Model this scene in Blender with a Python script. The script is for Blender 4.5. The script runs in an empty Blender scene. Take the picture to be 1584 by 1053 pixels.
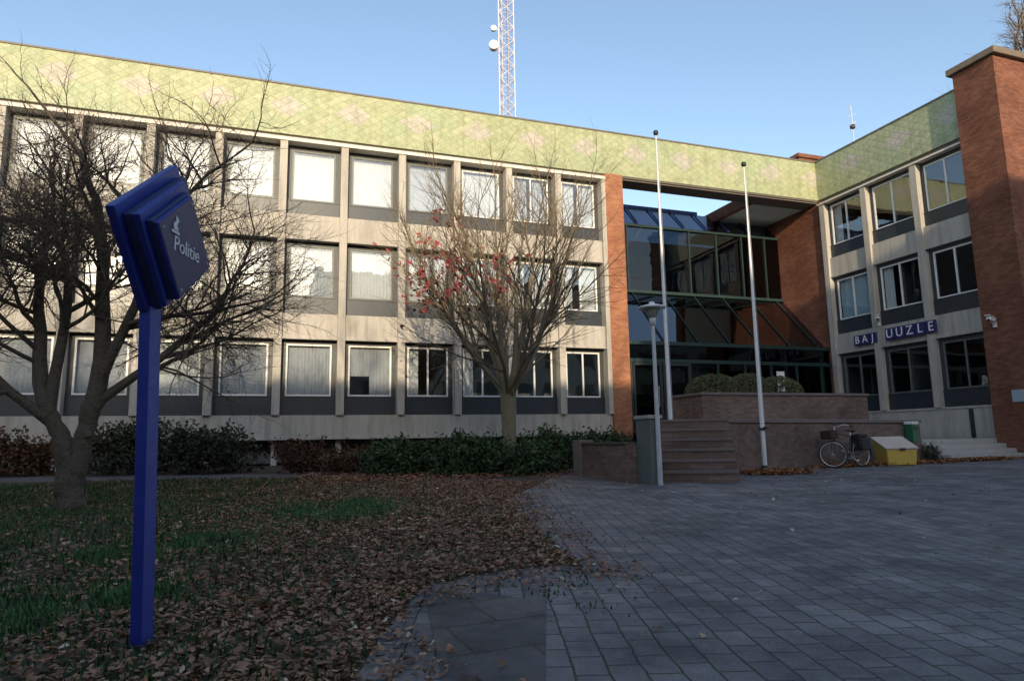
import bpy, bmesh, math, random
from mathutils import Vector, Matrix, noise
R = math.radians
rng = random.Random(7)
S = bpy.context.scene
COL = S.collection

# ------------------------------------------------------------------ helpers
def gz(x, y):
    return .02 * min(max(y - 3, 0), 20)

class MB:
    """collects shapes; build() links them as one mesh object"""
    def __init__(self, xf=None):
        self.v, self.f, self.m, self.s, self.a = [], [], [], [], []
        self.xf = xf
    def add(self, vs, fs, mi=0, smooth=False, att=None):
        n = len(self.v)
        for p in vs:
            p = tuple(p)
            self.v.append(self.xf(*p) if self.xf else p)
        for f in fs:
            self.f.append([n + i for i in f]); self.m.append(mi); self.s.append(smooth)
            self.a.append(rng.random() if att is None else att)
        return self
    def box(self, x0, y0, z0, x1, y1, z1, mi=0):
        if x0 > x1: x0, x1 = x1, x0
        if y0 > y1: y0, y1 = y1, y0
        if z0 > z1: z0, z1 = z1, z0
        v = [(x0,y0,z0),(x1,y0,z0),(x1,y1,z0),(x0,y1,z0),(x0,y0,z1),(x1,y0,z1),(x1,y1,z1),(x0,y1,z1)]
        return self.add(v, [(0,3,2,1),(4,5,6,7),(0,1,5,4),(1,2,6,5),(2,3,7,6),(3,0,4,7)], mi)
    def cbox(self, c, s, mi=0, rot=None):
        v = []
        for sz in (-.5,.5):
            for sx, sy in ((-.5,-.5),(.5,-.5),(.5,.5),(-.5,.5)):
                p = Vector((sx*s[0], sy*s[1], sz*s[2]))
                if rot: p = rot @ p
                v.append(Vector(c) + p)
        return self.add(v, [(0,3,2,1),(4,5,6,7),(0,1,5,4),(1,2,6,5),(2,3,7,6),(3,0,4,7)], mi)
    def prism(self, poly, z0, z1, mi=0):
        n = len(poly)
        zb = z0 if callable(z0) else (lambda x, y: z0)
        v = [(x,y,zb(x,y)) for x, y in poly] + [(x,y,z1) for x, y in poly]
        fs = [tuple(range(n))[::-1], tuple(range(n, 2*n))] + [(i,(i+1)%n,n+(i+1)%n,n+i) for i in range(n)]
        return self.add(v, fs, mi)
    def tube(self, pts, rad, n=8, mi=0, cap=True, smooth=True):
        pts = [Vector(p) for p in pts]
        if not hasattr(rad, '__len__'): rad = [rad]*len(pts)
        vs, fs = [], []
        d = (pts[1]-pts[0]).normalized()
        a = d.orthogonal().normalized()
        for i, p in enumerate(pts):
            if i: d2 = (pts[min(i+1,len(pts)-1)] - pts[i-1])
            else: d2 = pts[1]-pts[0]
            d = d2.normalized() if d2.length > 1e-9 else d
            a = (a - d*a.dot(d))
            a = a.normalized() if a.length > 1e-6 else d.orthogonal().normalized()
            b = d.cross(a)
            for k in range(n):
                t = 2*math.pi*k/n
                vs.append(p + (a*math.cos(t) + b*math.sin(t))*rad[i])
        for i in range(len(pts)-1):
            for k in range(n):
                fs.append((i*n+k, i*n+(k+1)%n, (i+1)*n+(k+1)%n, (i+1)*n+k))
        self.add(vs, fs, mi, smooth)
        if cap:
            m = len(vs)
            self.add(vs[:n], [tuple(range(n))[::-1]], mi)
            self.add(vs[m-n:], [tuple(range(n))], mi)
        return self
    def lathe(self, prof, c=(0,0,0), n=20, mi=0, smooth=True):
        vs, fs = [], []
        for r, z in prof:
            for k in range(n):
                t = 2*math.pi*k/n
                vs.append((c[0]+r*math.cos(t), c[1]+r*math.sin(t), c[2]+z))
        for i in range(len(prof)-1):
            for k in range(n):
                fs.append((i*n+k, i*n+(k+1)%n, (i+1)*n+(k+1)%n, (i+1)*n+k))
        fs += [tuple(range(n))[::-1], tuple(range((len(prof)-1)*n, len(prof)*n))]
        return self.add(vs, fs, mi, smooth)
    def torus(self, c, ax, R0, r, n=36, k=8, mi=0):
        ax = Vector(ax).normalized(); a = ax.orthogonal().normalized(); b = ax.cross(a)
        vs, fs = [], []
        for i in range(n):
            t = 2*math.pi*i/n; rd = a*math.cos(t)+b*math.sin(t)
            for j in range(k):
                u = 2*math.pi*j/k
                vs.append(Vector(c)+rd*(R0+r*math.cos(u))+ax*r*math.sin(u))
        for i in range(n):
            for j in range(k):
                fs.append((i*k+j, ((i+1)%n)*k+j, ((i+1)%n)*k+(j+1)%k, i*k+(j+1)%k))
        return self.add(vs, fs, mi, True)
    def build(self, name, mats, parent=None, world=False, bevel=0, att=False):
        me = bpy.data.meshes.new(name)
        off = Vector((0,0,0))
        if world and parent:
            q = parent
            while q: off += q.location; q = q.parent
        me.from_pydata([Vector(p)-off for p in self.v], [], self.f)
        if not isinstance(mats, (list, tuple)): mats = [mats]
        for m in mats: me.materials.append(m)
        me.polygons.foreach_set('material_index', self.m)
        me.polygons.foreach_set('use_smooth', self.s)
        if att:
            at = me.attributes.new('rnd', 'FLOAT', 'FACE')
            at.data.foreach_set('value', self.a)
        me.update()
        o = bpy.data.objects.new(name, me); COL.objects.link(o)
        if parent: o.parent = parent
        if bevel:
            b = o.modifiers.new('b', 'BEVEL'); b.width = bevel; b.segments = 2; b.limit_method = 'ANGLE'
        return o

def thing(name, label, cat, loc=(0,0,0), rz=0, group=None):
    o = bpy.data.objects.new(name, None); COL.objects.link(o)
    o.location = loc; o.rotation_euler = (0,0,rz); o.empty_display_size = .2
    return tag(o, label, cat, group)
def tag(o, label, cat, group=None):
    o['label'] = label; o['category'] = cat
    if group: o['group'] = group
    return o
def kind(o, k, label=None):
    o['kind'] = k
    if label: o['label'] = label
    return o
def copy_tree(o, parent=None):
    c = o.copy(); COL.objects.link(c)
    if parent: c.parent = parent
    for ch in list(o.children): copy_tree(ch, c)
    return c
def text_mb(s, size, depth, xf, mi=0):
    cu = bpy.data.curves.new('t', 'FONT'); cu.body = s; cu.size = size; cu.extrude = depth
    cu.align_x = 'CENTER'; cu.align_y = 'CENTER'; cu.resolution_u = 3
    o = bpy.data.objects.new('t', cu); COL.objects.link(o)
    dg = bpy.context.evaluated_depsgraph_get()
    me = bpy.data.meshes.new_from_object(o.evaluated_get(dg))
    vs = [xf(*v.co) for v in me.vertices]; fs = [tuple(p.vertices) for p in me.polygons]
    bpy.data.objects.remove(o); bpy.data.curves.remove(cu); bpy.data.meshes.remove(me)
    return vs, fs

# ------------------------------------------------------------------ materials
class NT:
    def __init__(self, name):
        self.mat = bpy.data.materials.new(name); self.mat.use_nodes = True
        self.t = self.mat.node_tree; self.n = self.t.nodes; self.l = self.t.links
        self.bsdf = self.n['Principled BSDF']; self.out = self.n['Material Output']
    def node(self, typ, **kw):
        nd = self.n.new(typ)
        for k, v in kw.items():
            if k[:2] == 'i_': nd.inputs[k[2:]].default_value = v
            else: setattr(nd, k, v)
        return nd
    def link(self, a, b): self.l.new(a, b)
    def math(self, op, a, b=None, c=None):
        nd = self.n.new('ShaderNodeMath'); nd.operation = op
        for i, x in enumerate((a, b, c)):
            if x is None: continue
            if isinstance(x, (int, float)): nd.inputs[i].default_value = x
            else: self.l.new(x, nd.inputs[i])
        return nd.outputs[0]
    def pos(self):
        g = self.n.new('ShaderNodeNewGeometry'); return g.outputs['Position']
    def xyz(self, v):
        s = self.n.new('ShaderNodeSeparateXYZ'); self.l.new(v, s.inputs[0]); return s.outputs
    def comb(self, x, y, z=0):
        s = self.n.new('ShaderNodeCombineXYZ')
        for i, q in enumerate((x, y, z)):
            if isinstance(q, (int, float)): s.inputs[i].default_value = q
            else: self.l.new(q, s.inputs[i])
        return s.outputs[0]
    def noise(self, vec, scale, detail=4, rough=.55):
        nd = self.node('ShaderNodeTexNoise', i_Scale=scale, i_Detail=detail, i_Roughness=rough)
        if vec is not None: self.l.new(vec, nd.inputs['Vector'])
        return nd.outputs['Fac']
    def ramp(self, fac, stops, interp='LINEAR'):
        nd = self.n.new('ShaderNodeValToRGB'); cr = nd.color_ramp; cr.interpolation = interp
        while len(cr.elements) < len(stops): cr.elements.new(.5)
        for e, (p, c) in zip(cr.elements, stops):
            e.position = p; e.color = (*c, 1)
        self.l.new(fac, nd.inputs[0]); return nd.outputs[0]
    def mix(self, fac, a, b, blend='MIX'):
        nd = self.n.new('ShaderNodeMix'); nd.data_type = 'RGBA'; nd.blend_type = blend
        for sock, x in ((nd.inputs[0], fac), (nd.inputs[6], a), (nd.inputs[7], b)):
            if isinstance(x, (int, float)): sock.default_value = x
            elif isinstance(x, tuple): sock.default_value = (*x, 1)
            else: self.l.new(x, sock)
        return nd.outputs[2]
    def bump(self, h, strength=.3, dist=.02):
        nd = self.node('ShaderNodeBump', i_Strength=strength, i_Distance=dist)
        self.l.new(h, nd.inputs['Height']); self.l.new(nd.outputs[0], self.bsdf.inputs['Normal'])
    def base(self, c, rough=.7, spec=None, metal=0):
        if isinstance(c, tuple): self.bsdf.inputs['Base Color'].default_value = (*c, 1)
        else: self.l.new(c, self.bsdf.inputs['Base Color'])
        if isinstance(rough, (int, float)): self.bsdf.inputs['Roughness'].default_value = rough
        else: self.l.new(rough, self.bsdf.inputs['Roughness'])
        self.bsdf.inputs['Metallic'].default_value = metal
        if spec is not None: self.bsdf.inputs['Specular IOR Level'].default_value = spec
        return self.mat

def noisy(name, c1, c2, scale=3, rough=.75, bump=.15, fine=40, dist=.01, c3=None, metal=0, local=False):
    t = NT(name)
    p = t.node('ShaderNodeTexCoord').outputs['Object'] if local else t.pos()
    n1 = t.noise(p, scale, 6, .6); n2 = t.noise(p, fine, 3)
    st = [(.3, c1), (.7, c2)] if c3 is None else [(.25, c1), (.5, c2), (.75, c3)]
    c = t.ramp(n1, st)
    c = t.mix(.35, c, t.ramp(n2, [(.3, tuple(x*.6 for x in c1)), (.7, tuple(min(1, x*1.3) for x in c2))]))
    if bump: t.bump(n2, bump, dist)
    return t.base(c, rough, metal=metal)

def brick(name, c1, c2, mortar, bw=.22, rh=.07, ms=.006, stain=(.6,.6,.62)):
    t = NT(name); p = t.pos(); x, y, z = t.xyz(p)
    vec = t.comb(t.math('ADD', x, y), z)
    b = t.node('ShaderNodeTexBrick', i_Scale=1.0)
    b.inputs['Color1'].default_value = (*c1, 1); b.inputs['Color2'].default_value = (*c2, 1)
    b.inputs['Mortar'].default_value = (*mortar, 1)
    b.inputs['Brick Width'].default_value = bw; b.inputs['Row Height'].default_value = rh
    b.inputs['Mortar Size'].default_value = ms; b.inputs['Bias'].default_value = 0
    t.link(vec, b.inputs['Vector'])
    n1 = t.noise(p, .9, 5, .65); n2 = t.noise(p, 30, 3)
    st = t.ramp(n1, [(.35, stain), (.6, (1,1,1))])
    c = t.mix(.8, b.outputs[0], st, 'MULTIPLY')
    c = t.mix(.3, c, t.ramp(n2, [(.3, (.35,.35,.35)), (.7, (1.3,1.3,1.3))]), 'MULTIPLY')
    h = t.math('SUBTRACT', t.math('MULTIPLY', n2, .4), b.outputs['Fac'])
    t.bump(h, .5, .008)
    return t.base(c, .85, .2)

def tiles(name):
    """diamond shingles of the fascia with paler pink diamonds set in"""
    t = NT(name); p = t.pos(); x, y, z = t.xyz(p)
    u = t.math('SUBTRACT', x, y)
    a = .21; bz = .135
    uu = t.math('DIVIDE', u, a*2); zz = t.math('DIVIDE', z, bz*2)
    q1 = t.math('ADD', uu, zz); q2 = t.math('SUBTRACT', uu, zz)
    f1 = t.math('FLOOR', q1); f2 = t.math('FLOOR', q2)
    wn = t.node('ShaderNodeTexWhiteNoise', noise_dimensions='2D')
    t.link(t.comb(f1, f2), wn.inputs['Vector'])
    v = wn.outputs['Value']
    c = t.ramp(v, [(0, (.31,.34,.195)), (.35, (.36,.385,.225)), (.7, (.375,.40,.24)), (1, (.41,.42,.265))])
    patch = t.noise(p, .55, 3)
    c = t.mix(t.math('MULTIPLY', t.math('GREATER_THAN', patch, .56), .35), c, (.31,.39,.24))
    # big pink diamonds, one to each bay
    per = 2.2
    k = t.math('ADD', t.math('DIVIDE', t.math('SUBTRACT', u, -24.6), per), .5)
    fr = t.math('SUBTRACT', k, t.math('FLOOR', k))
    du = t.math('ABSOLUTE', t.math('MULTIPLY', t.math('SUBTRACT', fr, .5), per))
    tu = t.math('MULTIPLY', t.math('ADD', f1, f2), a)          # snap to tile grid for stepped edges
    dz = t.math('ABSOLUTE', t.math('SUBTRACT', z, 12.27))
    d = t.math('ADD', t.math('DIVIDE', du, .62), t.math('DIVIDE', dz, .40))
    d = t.math('ADD', d, t.math('MULTIPLY', t.math('SUBTRACT', v, .5), .35))
    c = t.mix(t.math('MULTIPLY', t.math('LESS_THAN', d, 1.0), .75), c, t.ramp(v, [(0,(.40,.37,.32)),(1,(.49,.43,.40))]))
    e1 = t.math('SUBTRACT', q1, f1); e2 = t.math('SUBTRACT', q2, f2)
    ed = t.math('MINIMUM', e1, t.math('SUBTRACT', 1.0, e2))
    joint = t.math('LESS_THAN', ed, .07)
    c = t.mix(t.math('MULTIPLY', joint, .32), c, (.13,.14,.09))
    n2 = t.noise(p, 12, 4)
    c = t.mix(.3, c, t.ramp(n2, [(.3,(.5,.5,.5)),(.7,(1.2,1.2,1.2))]), 'MULTIPLY')
    ns = t.noise(t.comb(t.math('MULTIPLY', u, 4.0), 0.0, t.math('MULTIPLY', z, .5)), 1.0, 4, .6)
    c = t.mix(.45, c, t.ramp(ns, [(.38,(.72,.72,.68)),(.52,(1,1,1))]), 'MULTIPLY')
    lip = t.math('MINIMUM', t.math('SUBTRACT', 1.0, e1), e2)      # each shingle laps over the one below
    t.bump(t.math('ADD', t.math('MULTIPLY', lip, .8), t.math('MULTIPLY', n2, .2)), .8, .02)
    return t.base(c, .45, .4)

def glass(name, tint=(.85,.9,.9), ior=1.8, wave=.012, rough=0.0):
    t = NT(name)
    tr = t.node('ShaderNodeBsdfTransparent'); tr.inputs[0].default_value = (*tint, 1)
    gl = t.node('ShaderNodeBsdfGlossy'); gl.inputs['Roughness'].default_value = rough
    f0 = ((ior-1)/(ior+1))**2
    lw = t.node('ShaderNodeLayerWeight', i_Blend=.5)
    fr = t.math('MULTIPLY_ADD', t.math('POWER', lw.outputs['Facing'], 5.0), 1-f0, f0)
    mx = t.node('ShaderNodeMixShader')
    bp = t.node('ShaderNodeBump', i_Strength=.35, i_Distance=wave)
    t.link(t.noise(t.pos(), 1.3, 2), bp.inputs['Height'])
    t.link(bp.outputs[0], gl.inputs['Normal'])
    t.link(fr, mx.inputs[0]); t.link(tr.outputs[0], mx.inputs[1]); t.link(gl.outputs[0], mx.inputs[2])
    t.link(mx.outputs[0], t.out.inputs[0])
    return t.mat

def leafmat(name, stops, rough=.7, tr=0):
    t = NT(name)
    at = t.node('ShaderNodeAttribute', attribute_name='rnd')
    c = t.ramp(at.outputs['Fac'], stops)
    n = t.noise(t.pos(), 1.5, 3)
    c = t.mix(.5, c, t.ramp(n, [(.3,(.55,.55,.55)),(.7,(1.25,1.25,1.25))]), 'MULTIPLY')
    return t.base(c, rough, .25)

def paver(name, ang, bw, rh, k=1.0, jm=.007):
    t = NT(name); p = t.pos()
    mp = t.node('ShaderNodeMapping'); mp.inputs['Rotation'].default_value = (0,0,-ang)
    t.link(p, mp.inputs[0])
    wob = t.node('ShaderNodeTexNoise', i_Scale=2.2, i_Detail=2)
    t.link(p, wob.inputs['Vector'])
    wv = t.node('ShaderNodeVectorMath', operation='MULTIPLY_ADD')
    t.link(wob.outputs['Color'], wv.inputs[0]); wv.inputs[1].default_value = (.035,.035,0)
    t.link(mp.outputs[0], wv.inputs[2])
    wob2 = t.node('ShaderNodeTexNoise', i_Scale=9.0, i_Detail=3)
    t.link(p, wob2.inputs['Vector'])
    wv2 = t.node('ShaderNodeVectorMath', operation='MULTIPLY_ADD')
    t.link(wob2.outputs['Color'], wv2.inputs[0]); wv2.inputs[1].default_value = (.022,.022,0)
    t.link(wv.outputs[0], wv2.inputs[2])
    b = t.node('ShaderNodeTexBrick', i_Scale=1.0)
    b.inputs['Color1'].default_value = (.145*k,.132*k,.143*k,1); b.inputs['Color2'].default_value = (.215*k,.195*k,.203*k,1)
    b.inputs['Mortar'].default_value = (.055,.054,.056,1)
    b.inputs['Brick Width'].default_value = bw; b.inputs['Row Height'].default_value = rh
    b.inputs['Mortar Size'].default_value = jm; b.inputs['Mortar Smooth'].default_value = .4
    t.link(wv2.outputs[0], b.inputs['Vector'])
    n1 = t.noise(p, .55, 5, .6); n2 = t.noise(p, 55, 4, .7); n3 = t.noise(p, 4, 4)
    n4 = t.noise(p, 1.7, 6, .7)
    c = t.mix(.7, b.outputs[0], t.ramp(n1, [(.3,(.6,.62,.62)),(.7,(1.25,1.22,1.2))]), 'MULTIPLY')
    c = t.mix(.6, c, t.ramp(n2, [(.3,(.6,.6,.6)),(.7,(1.35,1.35,1.35))]), 'MULTIPLY')
    c = t.mix(.5, c, t.ramp(n3, [(.35,(.7,.72,.68)),(.65,(1.15,1.15,1.15))]), 'MULTIPLY')
    c = t.mix(.75, c, t.ramp(n4, [(.42,(.55,.57,.55)),(.52,(1,1,1)),(.66,(1.3,1.28,1.25))]), 'MULTIPLY')
    moss = t.math('MULTIPLY', t.math('GREATER_THAN', n4, .5), b.outputs['Fac'])
    c = t.mix(moss, c, (.035,.05,.02))
    h = t.math('ADD', t.math('MULTIPLY', b.outputs['Fac'], -1.0), t.math('MULTIPLY', n2, .35))
    h = t.math('ADD', h, t.math('MULTIPLY', n3, .5))
    t.bump(h, .7, .012)
    return t.base(c, t.ramp(n3, [(.3,(.55,)*3),(.7,(.85,)*3)]), .35)

M = {}
M['red_brick'] = brick('red_brick', (.19,.070,.042), (.29,.115,.068), (.13,.10,.08), stain=(.6,.55,.55))
M['brick'] = brick('orange_brick', (.36,.13,.065), (.47,.20,.10), (.22,.17,.14), stain=(.62,.58,.56))
M['brick_dark'] = brick('purple_brown_brick', (.165,.105,.088), (.25,.165,.138), (.15,.13,.115))
M['concrete'] = noisy('concrete', (.40,.37,.325), (.50,.465,.415), 1.2, .85, .2, 60)
t = NT('weathered_concrete'); p = t.pos(); x, y, z = t.xyz(p)
n1 = t.noise(p, 1.2, 6, .6); n2 = t.noise(p, 60, 3)
sv = t.comb(t.math('MULTIPLY', t.math('ADD', x, y), 5.0), 0.0, t.math('MULTIPLY', z, .45))
ns = t.noise(sv, 1.0, 5, .6)
c = t.ramp(n1, [(.3,(.40,.37,.325)),(.7,(.50,.465,.415))])
c = t.mix(.35, c, t.ramp(n2, [(.3,(.24,.22,.195)),(.7,(.62,.57,.5))]))
c = t.mix(.55, c, t.ramp(ns, [(.36,(.58,.56,.53)),(.55,(1,1,1))]), 'MULTIPLY')
t.bump(n2, .25, .01)
M['concrete'] = t.base(c, .85)
M['stone'] = noisy('cap_stone', (.30,.28,.25), (.42,.39,.35), 3, .8, .2, 50)
M['nosing'] = noisy('brick_nosing', (.14,.11,.10), (.19,.15,.14), 4, .85, .2, 50)
M['step'] = noisy('step_stone', (.34,.32,.29), (.46,.43,.39), 4, .8, .2, 60)
M['panel'] = noisy('spandrel_panel', (.028,.035,.043), (.038,.045,.054), 2, .35, 0)
M['frame_dark'] = noisy('dark_frame', (.032,.036,.038), (.045,.05,.052), 4, .45, 0)
M['white'] = noisy('white_paint', (.72,.71,.68), (.80,.79,.76), 4, .4, 0)
M['frame_grey'] = noisy('grey_frame', (.10,.115,.11), (.14,.155,.15), 4, .45, 0)
M['ledge'] = noisy('pale_ledge', (.62,.56,.49), (.72,.66,.58), 3, .7, .1)
M['blind'] = noisy('blind_fabric', (.70,.70,.69), (.80,.80,.79), 1.1, .85, .05)
M['blind_grey'] = noisy('grey_blind_fabric', (.50,.51,.53), (.58,.59,.61), 1.4, .85, .05)
M['blind_blue'] = noisy('blue_blind_fabric', (.45,.58,.66), (.52,.66,.74), 2, .85, .05)
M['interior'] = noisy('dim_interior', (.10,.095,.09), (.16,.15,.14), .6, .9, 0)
M['tiles'] = tiles('diamond_tiles')
M['coping'] = noisy('roof_coping', (.10,.09,.08), (.17,.15,.13), 4, .6, .1)
M['roofing'] = noisy('roof_felt', (.08,.08,.08), (.12,.12,.12), 4, .9, .2)
M['soffit'] = noisy('soffit', (.10,.085,.07), (.15,.13,.11), 4, .8, .1)
M['soffit_pale'] = noisy('pale_soffit', (.42,.52,.55), (.5,.6,.62), 2, .7, .05)
M['glass'] = glass('window_glass', (.93,.95,.96), 2.2)
M['glass_dark'] = glass('entrance_glass', (.16,.20,.24), 1.6)
M['glass_roof'] = glass('sloped_glass', (.15,.19,.30), 3.6, .003)
M['teal'] = noisy('teal_steel', (.010,.028,.027), (.015,.038,.035), 4, .45, 0)
M['navy'] = noisy('navy_steel', (.02,.03,.11), (.03,.045,.15), 4, .5, 0)
t = NT('blue_enamel'); p = t.node('ShaderNodeTexCoord').outputs['Object']
n1 = t.noise(p, 3, 6, .65); n2 = t.noise(p, 45, 5, .7)
c = t.ramp(n1, [(.3,(.014,.026,.21)),(.7,(.026,.045,.33))])
c = t.mix(t.math('MULTIPLY', t.math('GREATER_THAN', t.math('ADD', t.math('MULTIPLY', n1, .5), t.math('MULTIPLY', n2, .5)), .60), .55), c, (.05,.055,.10))
t.bump(n2, .15, .003)
M['blue'] = t.base(c, t.ramp(n2, [(.3,(.28,)*3),(.7,(.55,)*3)]))
M['blue_face'] = noisy('sign_face', (.075,.06,.12), (.10,.08,.15), 2, .5, 0, local=True)
M['letter'] = noisy('letter_white', (.75,.75,.78), (.82,.82,.85), 3, .5, 0)
M['letter_edge'] = noisy('letter_blue', (.018,.018,.10), (.025,.025,.13), 3, .5, 0)
M['pole'] = noisy('white_pole', (.66,.66,.68), (.76,.76,.78), 2, .35, .02)
M['lamp_grey'] = noisy('galvanised_post', (.42,.43,.45), (.52,.53,.55), 3, .5, .03)
M['black'] = noisy('black_metal', (.018,.018,.02), (.03,.03,.032), 4, .5, 0)
M['rubber'] = noisy('rubber', (.02,.02,.02), (.035,.035,.035), 10, .8, 0)
M['chrome'] = noisy('worn_chrome', (.5,.5,.48), (.62,.62,.6), 10, .3, 0, metal=.8)
M['leather'] = noisy('saddle_leather', (.05,.025,.02), (.08,.04,.03), 10, .6, 0)
M['yellow'] = noisy('yellow_plastic', (.52,.33,.05), (.62,.41,.08), 3, .6, .1, c3=(.56,.38,.09))
M['lid'] = noisy('faded_lid', (.46,.36,.30), (.58,.47,.40), 3, .75, .1)
M['green'] = noisy('green_paint', (.015,.10,.05), (.02,.14,.07), 4, .45, 0)
M['bark_dark'] = noisy('dark_bark', (.042,.034,.026), (.105,.088,.066), 9, .95, .9, 22, .04, c3=(.075,.07,.045))
M['twig_dark'] = noisy('dark_twig', (.10,.075,.055), (.15,.115,.085), 6, .9, 0)
M['bark_pale'] = noisy('mossy_bark', (.14,.11,.07), (.20,.17,.12), 5, .95, .6, 35, .02, c3=(.15,.14,.055))
M['twig_pale'] = noisy('pale_twig', (.16,.12,.075), (.24,.185,.12), 5, .9, 0)
M['redleaf'] = leafmat('red_leaf', [(0,(.22,.025,.04)),(.6,(.36,.05,.07)),(1,(.42,.13,.10))])
M['shrub'] = leafmat('evergreen_leaf', [(0,(.025,.045,.018)),(.6,(.04,.075,.028)),(1,(.065,.11,.04))], .5)
M['shrub2'] = leafmat('dull_shrub_leaf', [(0,(.032,.036,.022)),(.6,(.052,.056,.032)),(1,(.09,.085,.05))], .6)
M['shrub3'] = leafmat('russet_leaf', [(0,(.05,.025,.018)),(.5,(.10,.045,.025)),(.85,(.15,.07,.03)),(1,(.08,.08,.03))], .7)
M['hedge'] = leafmat('clipped_bush_leaf', [(0,(.07,.075,.035)),(.6,(.12,.125,.06)),(1,(.17,.17,.085))], .7)
M['litter'] = leafmat('dead_leaf', [(0,(.11,.06,.040)),(.3,(.22,.12,.074)),(.6,(.31,.175,.105)),(.82,(.39,.24,.15)),(.93,(.30,.10,.05)),(.985,(.50,.36,.25)),(1,(.6,.5,.38))], .8)
M['litter_orange'] = leafmat('orange_dead_leaf', [(0,(.18,.06,.025)),(.5,(.32,.12,.045)),(1,(.42,.22,.09))], .8)
M['grass'] = leafmat('grass_blade', [(0,(.020,.045,.012)),(.6,(.035,.085,.020)),(1,(.06,.12,.03))], .6)
M['grass_lush'] = leafmat('lush_blade', [(0,(.04,.09,.03)),(.6,(.065,.145,.048)),(1,(.11,.21,.075))], .6)
M['soil'] = noisy('lawn_soil', (.045,.035,.022), (.07,.06,.035), 2.5, .95, .5, 40, .03, c3=(.045,.06,.022))
M['bed'] = noisy('bed_soil', (.04,.03,.022), (.07,.05,.035), 2.5, .95, .5, 40, .03)
M['path'] = noisy('path_tarmac', (.065,.06,.066), (.10,.093,.10), 1.5, .9, .3, 80)
M['slab'] = noisy('dark_slab', (.065,.068,.08), (.095,.097,.11), 1.2, .8, .3, 90)
M['mast'] = noisy('mast_steel', (.44,.46,.58), (.52,.53,.64), 2, .5, 0)
M['ground'] = noisy('far_ground', (.06,.06,.05), (.10,.10,.08), .3, .95, .3)
M['render'] = noisy('opposite_render', (.30,.27,.24), (.38,.35,.31), .5, .9, .1)

# ------------------------------------------------------------------ ground
def sheet(name, poly, off, mat):
    bm = bmesh.new()
    f = bm.faces.new([bm.verts.new((x, y, 0)) for x, y in poly])
    for yy in (3, 23):
        bmesh.ops.bisect_plane(bm, geom=bm.verts[:]+bm.edges[:]+bm.faces[:], plane_co=(0,yy,0), plane_no=(0,1,0))
    bmesh.ops.triangulate(bm, faces=bm.faces[:])
    for v in bm.verts: v.co.z = gz(v.co.x, v.co.y) + off
    bmesh.ops.recalc_face_normals(bm, faces=bm.faces[:])
    for q in bm.faces:
        if q.normal.z < 0: q.normal_flip()
    me = bpy.data.meshes.new(name); bm.to_mesh(me); bm.free()
    me.materials.append(mat)
    o = bpy.data.objects.new(name, me); COL.objects.link(o); o['kind'] = 'structure'
    return o

G = 400
sheet('ground', [(-G,-G),(G,-G),(G,G),(-G,G)], -.012, M['ground'])
PAVE_ANG = math.atan2(4.36-2.34, 3.56-2.92)
sheet('pavement', [(-3,-12),(60,-12),(60,16.4),(30,16.4),(7.0,16.4),(6.8,14.6),(6.4,15.2),(3.66,10.6),(3.0,8.2),(2.35,5.2),(1.75,5.25),(1.05,4.95),(.62,4.0),(.35,3.25),(-.1,2.3),(-3,-3)], -.004, paver('concrete_pavers', PAVE_ANG, .25, .165))
LAWN = [(-.1,2.3),(.35,3.25),(.62,4.0),(1.05,4.95),(1.75,5.25),(2.35,5.2),(3.0,8.2),(3.66,10.6),(5.2,13.0),(1.7,16.3),(-5.9,18.6),(-16,21.7),(-30,26),(-30,-12),(-3,-12),(-3,-3)]
sheet('lawn', LAWN, -.002, M['soil'])
sheet('path', [(1.7,16.3),(-5.9,18.6),(-16,21.7),(-16,22.44),(-13,22.2),(-5.5,20.2),(2.1,17.9),(2.6,16.6)], .0, M['path'])
sheet('planting_bed', [(2.6,16.6),(2.1,17.9),(-5.5,20.2),(-13,22.2),(-13,23.4),(12.6,23.4),(8.0,13.8),(7.0,14.4),(6.4,15.2),(5.2,13.0),(1.7,16.3)], -.003, M['bed'])
sheet('utility_slab', [(.72,3.0),(1.16,2.94),(1.7,4.25),(1.02,4.85)], .0005, paver('slab_paving', R(4), .62, .48, .55, .010))

# ------------------------------------------------------------------ main wing
D = 22.5; XB = 22.34
fA = lambda u, d, z: (u, D + d, z)
fB = lambda u, d, z: (XB + d, -u, z)
FLOORS = [(1.95, 2.57, 4.40), (5.23, 5.83, 7.70), (8.55, 9.10, 11.0)]   # spandrel bottom, glass bottom, head
BANDS = [(1.2, 1.95), (4.40, 5.23), (7.70, 8.55)]

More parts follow.
